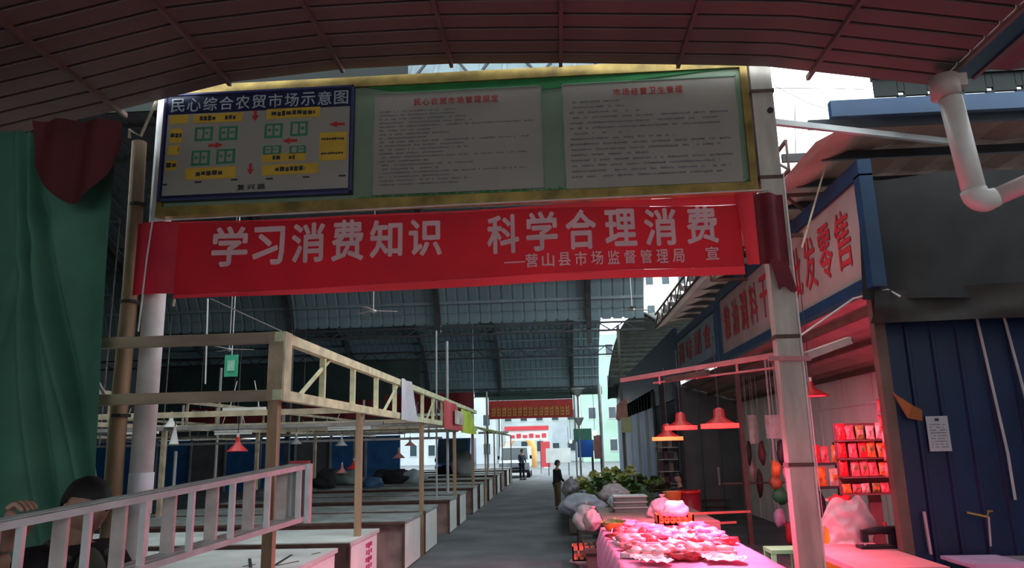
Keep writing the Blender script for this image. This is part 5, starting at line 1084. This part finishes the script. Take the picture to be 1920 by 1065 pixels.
MB().tube([(X + .2, Yy, Zz + .17), (X - .02, Yy, Zz + .175), (X - .17, Yy, Zz + .155)], [.045, .04, .03], 12).obj('arm', black, s_, smooth=True)
MB().box((X - .20, Yy - .03, Zz + .06), (X - .14, Yy + .03, Zz + .18)).obj('needle_head', black, s_)
MB().tube([(X - .17, Yy, Zz + .06), (X - .17, Yy, Zz + .03)], .008, 6).obj('needle_bar', alu, s_)
MB().tube([(X + .20, Yy, Zz + .15), (X + .23, Yy, Zz + .15)], .065, 16).obj('hand_wheel', black, s_)
MB().tube([(X + .05, Yy, Zz + .2), (X + .05, Yy, Zz + .25)], .018, 8).obj('spool', redp, s_)
# stool
p = at(1468, 1030, Y=9.2); st = thing('green_stool', (p.x, 9.2, 0), 'pale green plastic stool behind the foot of the gate post', 'stool')
gm = mat('stool_green', (.12, .75, .28), .4, .1, 4); zt = at(1468, 1032, Y=9.0).z
MB().box((p.x - .18, 9.02, zt - .04), (p.x + .18, 9.38, zt)).obj('seat', gm, st)
for sx in (-.15, .15):
    for sy in (-.15, .15): MB().beam((p.x + sx * 1.15, 9.2 + sy * 1.15, 0), (p.x + sx, 9.2 + sy, zt - .03), .05).obj('leg', gm, st)
# lilac tray at right bottom
p = at(1865, 1050, Y=7.3); t = thing('lilac_tray', (p.x, 7.3, .70), 'pale lilac tray at the bottom right corner below the blue wall', 'tray')
MB().box((p.x - .26, 7.1, p.z - .05), (p.x + .26, 7.75, p.z - .02)).obj('tray_floor', mat('lilac', (.50, .34, .50), .4, .1, 3), t); MB().box((p.x - .28, 7.08, p.z - .05), (p.x + .28, 7.11, p.z + .0)).obj('tray_rim', mat('lilac', (.50, .34, .50)), t)
ct2 = thing('side_counter', (4.6, 7.5, 0), 'dark counter under the lilac tray at the right edge', 'table')
MB().box((3.75, 7.0, p.z - .10), (6.2, 7.9, p.z - .055)).obj('counter_top', mat('grey_top', (.22, .18, .19), .5, .2, 3), ct2)
for x in (3.8, 6.1): MB().beam((x, 7.1, 0), (x, 7.1, p.z - .1), .05).obj('leg', rust, ct2)
# wires across the sky
for i, pts in enumerate((((1430, 150, 9), (1520, 195, 10), (1610, 222, 11)), ((1437, 165, 9), (1560, 166, 10), (1700, 170, 11)), ((1490, 195, 9.5), (1492, 300, 9.5)))):
    tag(MB().tube([at(a, b, Y=c) for a, b, c in pts], .006, 4).obj('overhead_wire', ink_g), ['sagging thin wire crossing the sky gap right of the boards', 'level thin wire near the top of the sky gap', 'thin vertical wire dropping through the sky gap'][i], 'wire')
tag(MB().tube([at(395, 560, Y=6.8), at(530, 622, Y=6.6)], .006, 4).obj('stay_wire', rope_m), 'thin pale stay wire from the banner to the corner of the cream frame', 'wire')
tag(MB().tube([at(390, 560, Y=8.5), at(385, 720, Y=8.5)], .01, 4).obj('hanging_wire', rope_m), 'thin grey cord hanging left of the green card', 'wire')
# pink light from butcher lamps of the stalls just out of frame, and the lamp hidden behind the gate post
def off_lamp(loc, power, lb, aimv, m_=None, spot=2.6):
    t = shade_lamp(loc, lb, redp, .2, 1.2, glow, 'red lamps over the meat tables')
    lamp_light('lamp_light', 'SPOT', Vector(loc) - Vector((0, 0, .02)), PINK, power, t, .05, spot, aimv)
off_lamp((3.1, 9.3, 2.35), 330, 'red lamp hidden behind the gate post in the shop', (3.9, 10.2, .6))
off_lamp((3.9, 4.9, 1.9), 100, 'red lamp just outside the right edge of the picture', (3.0, 5.6, .3))
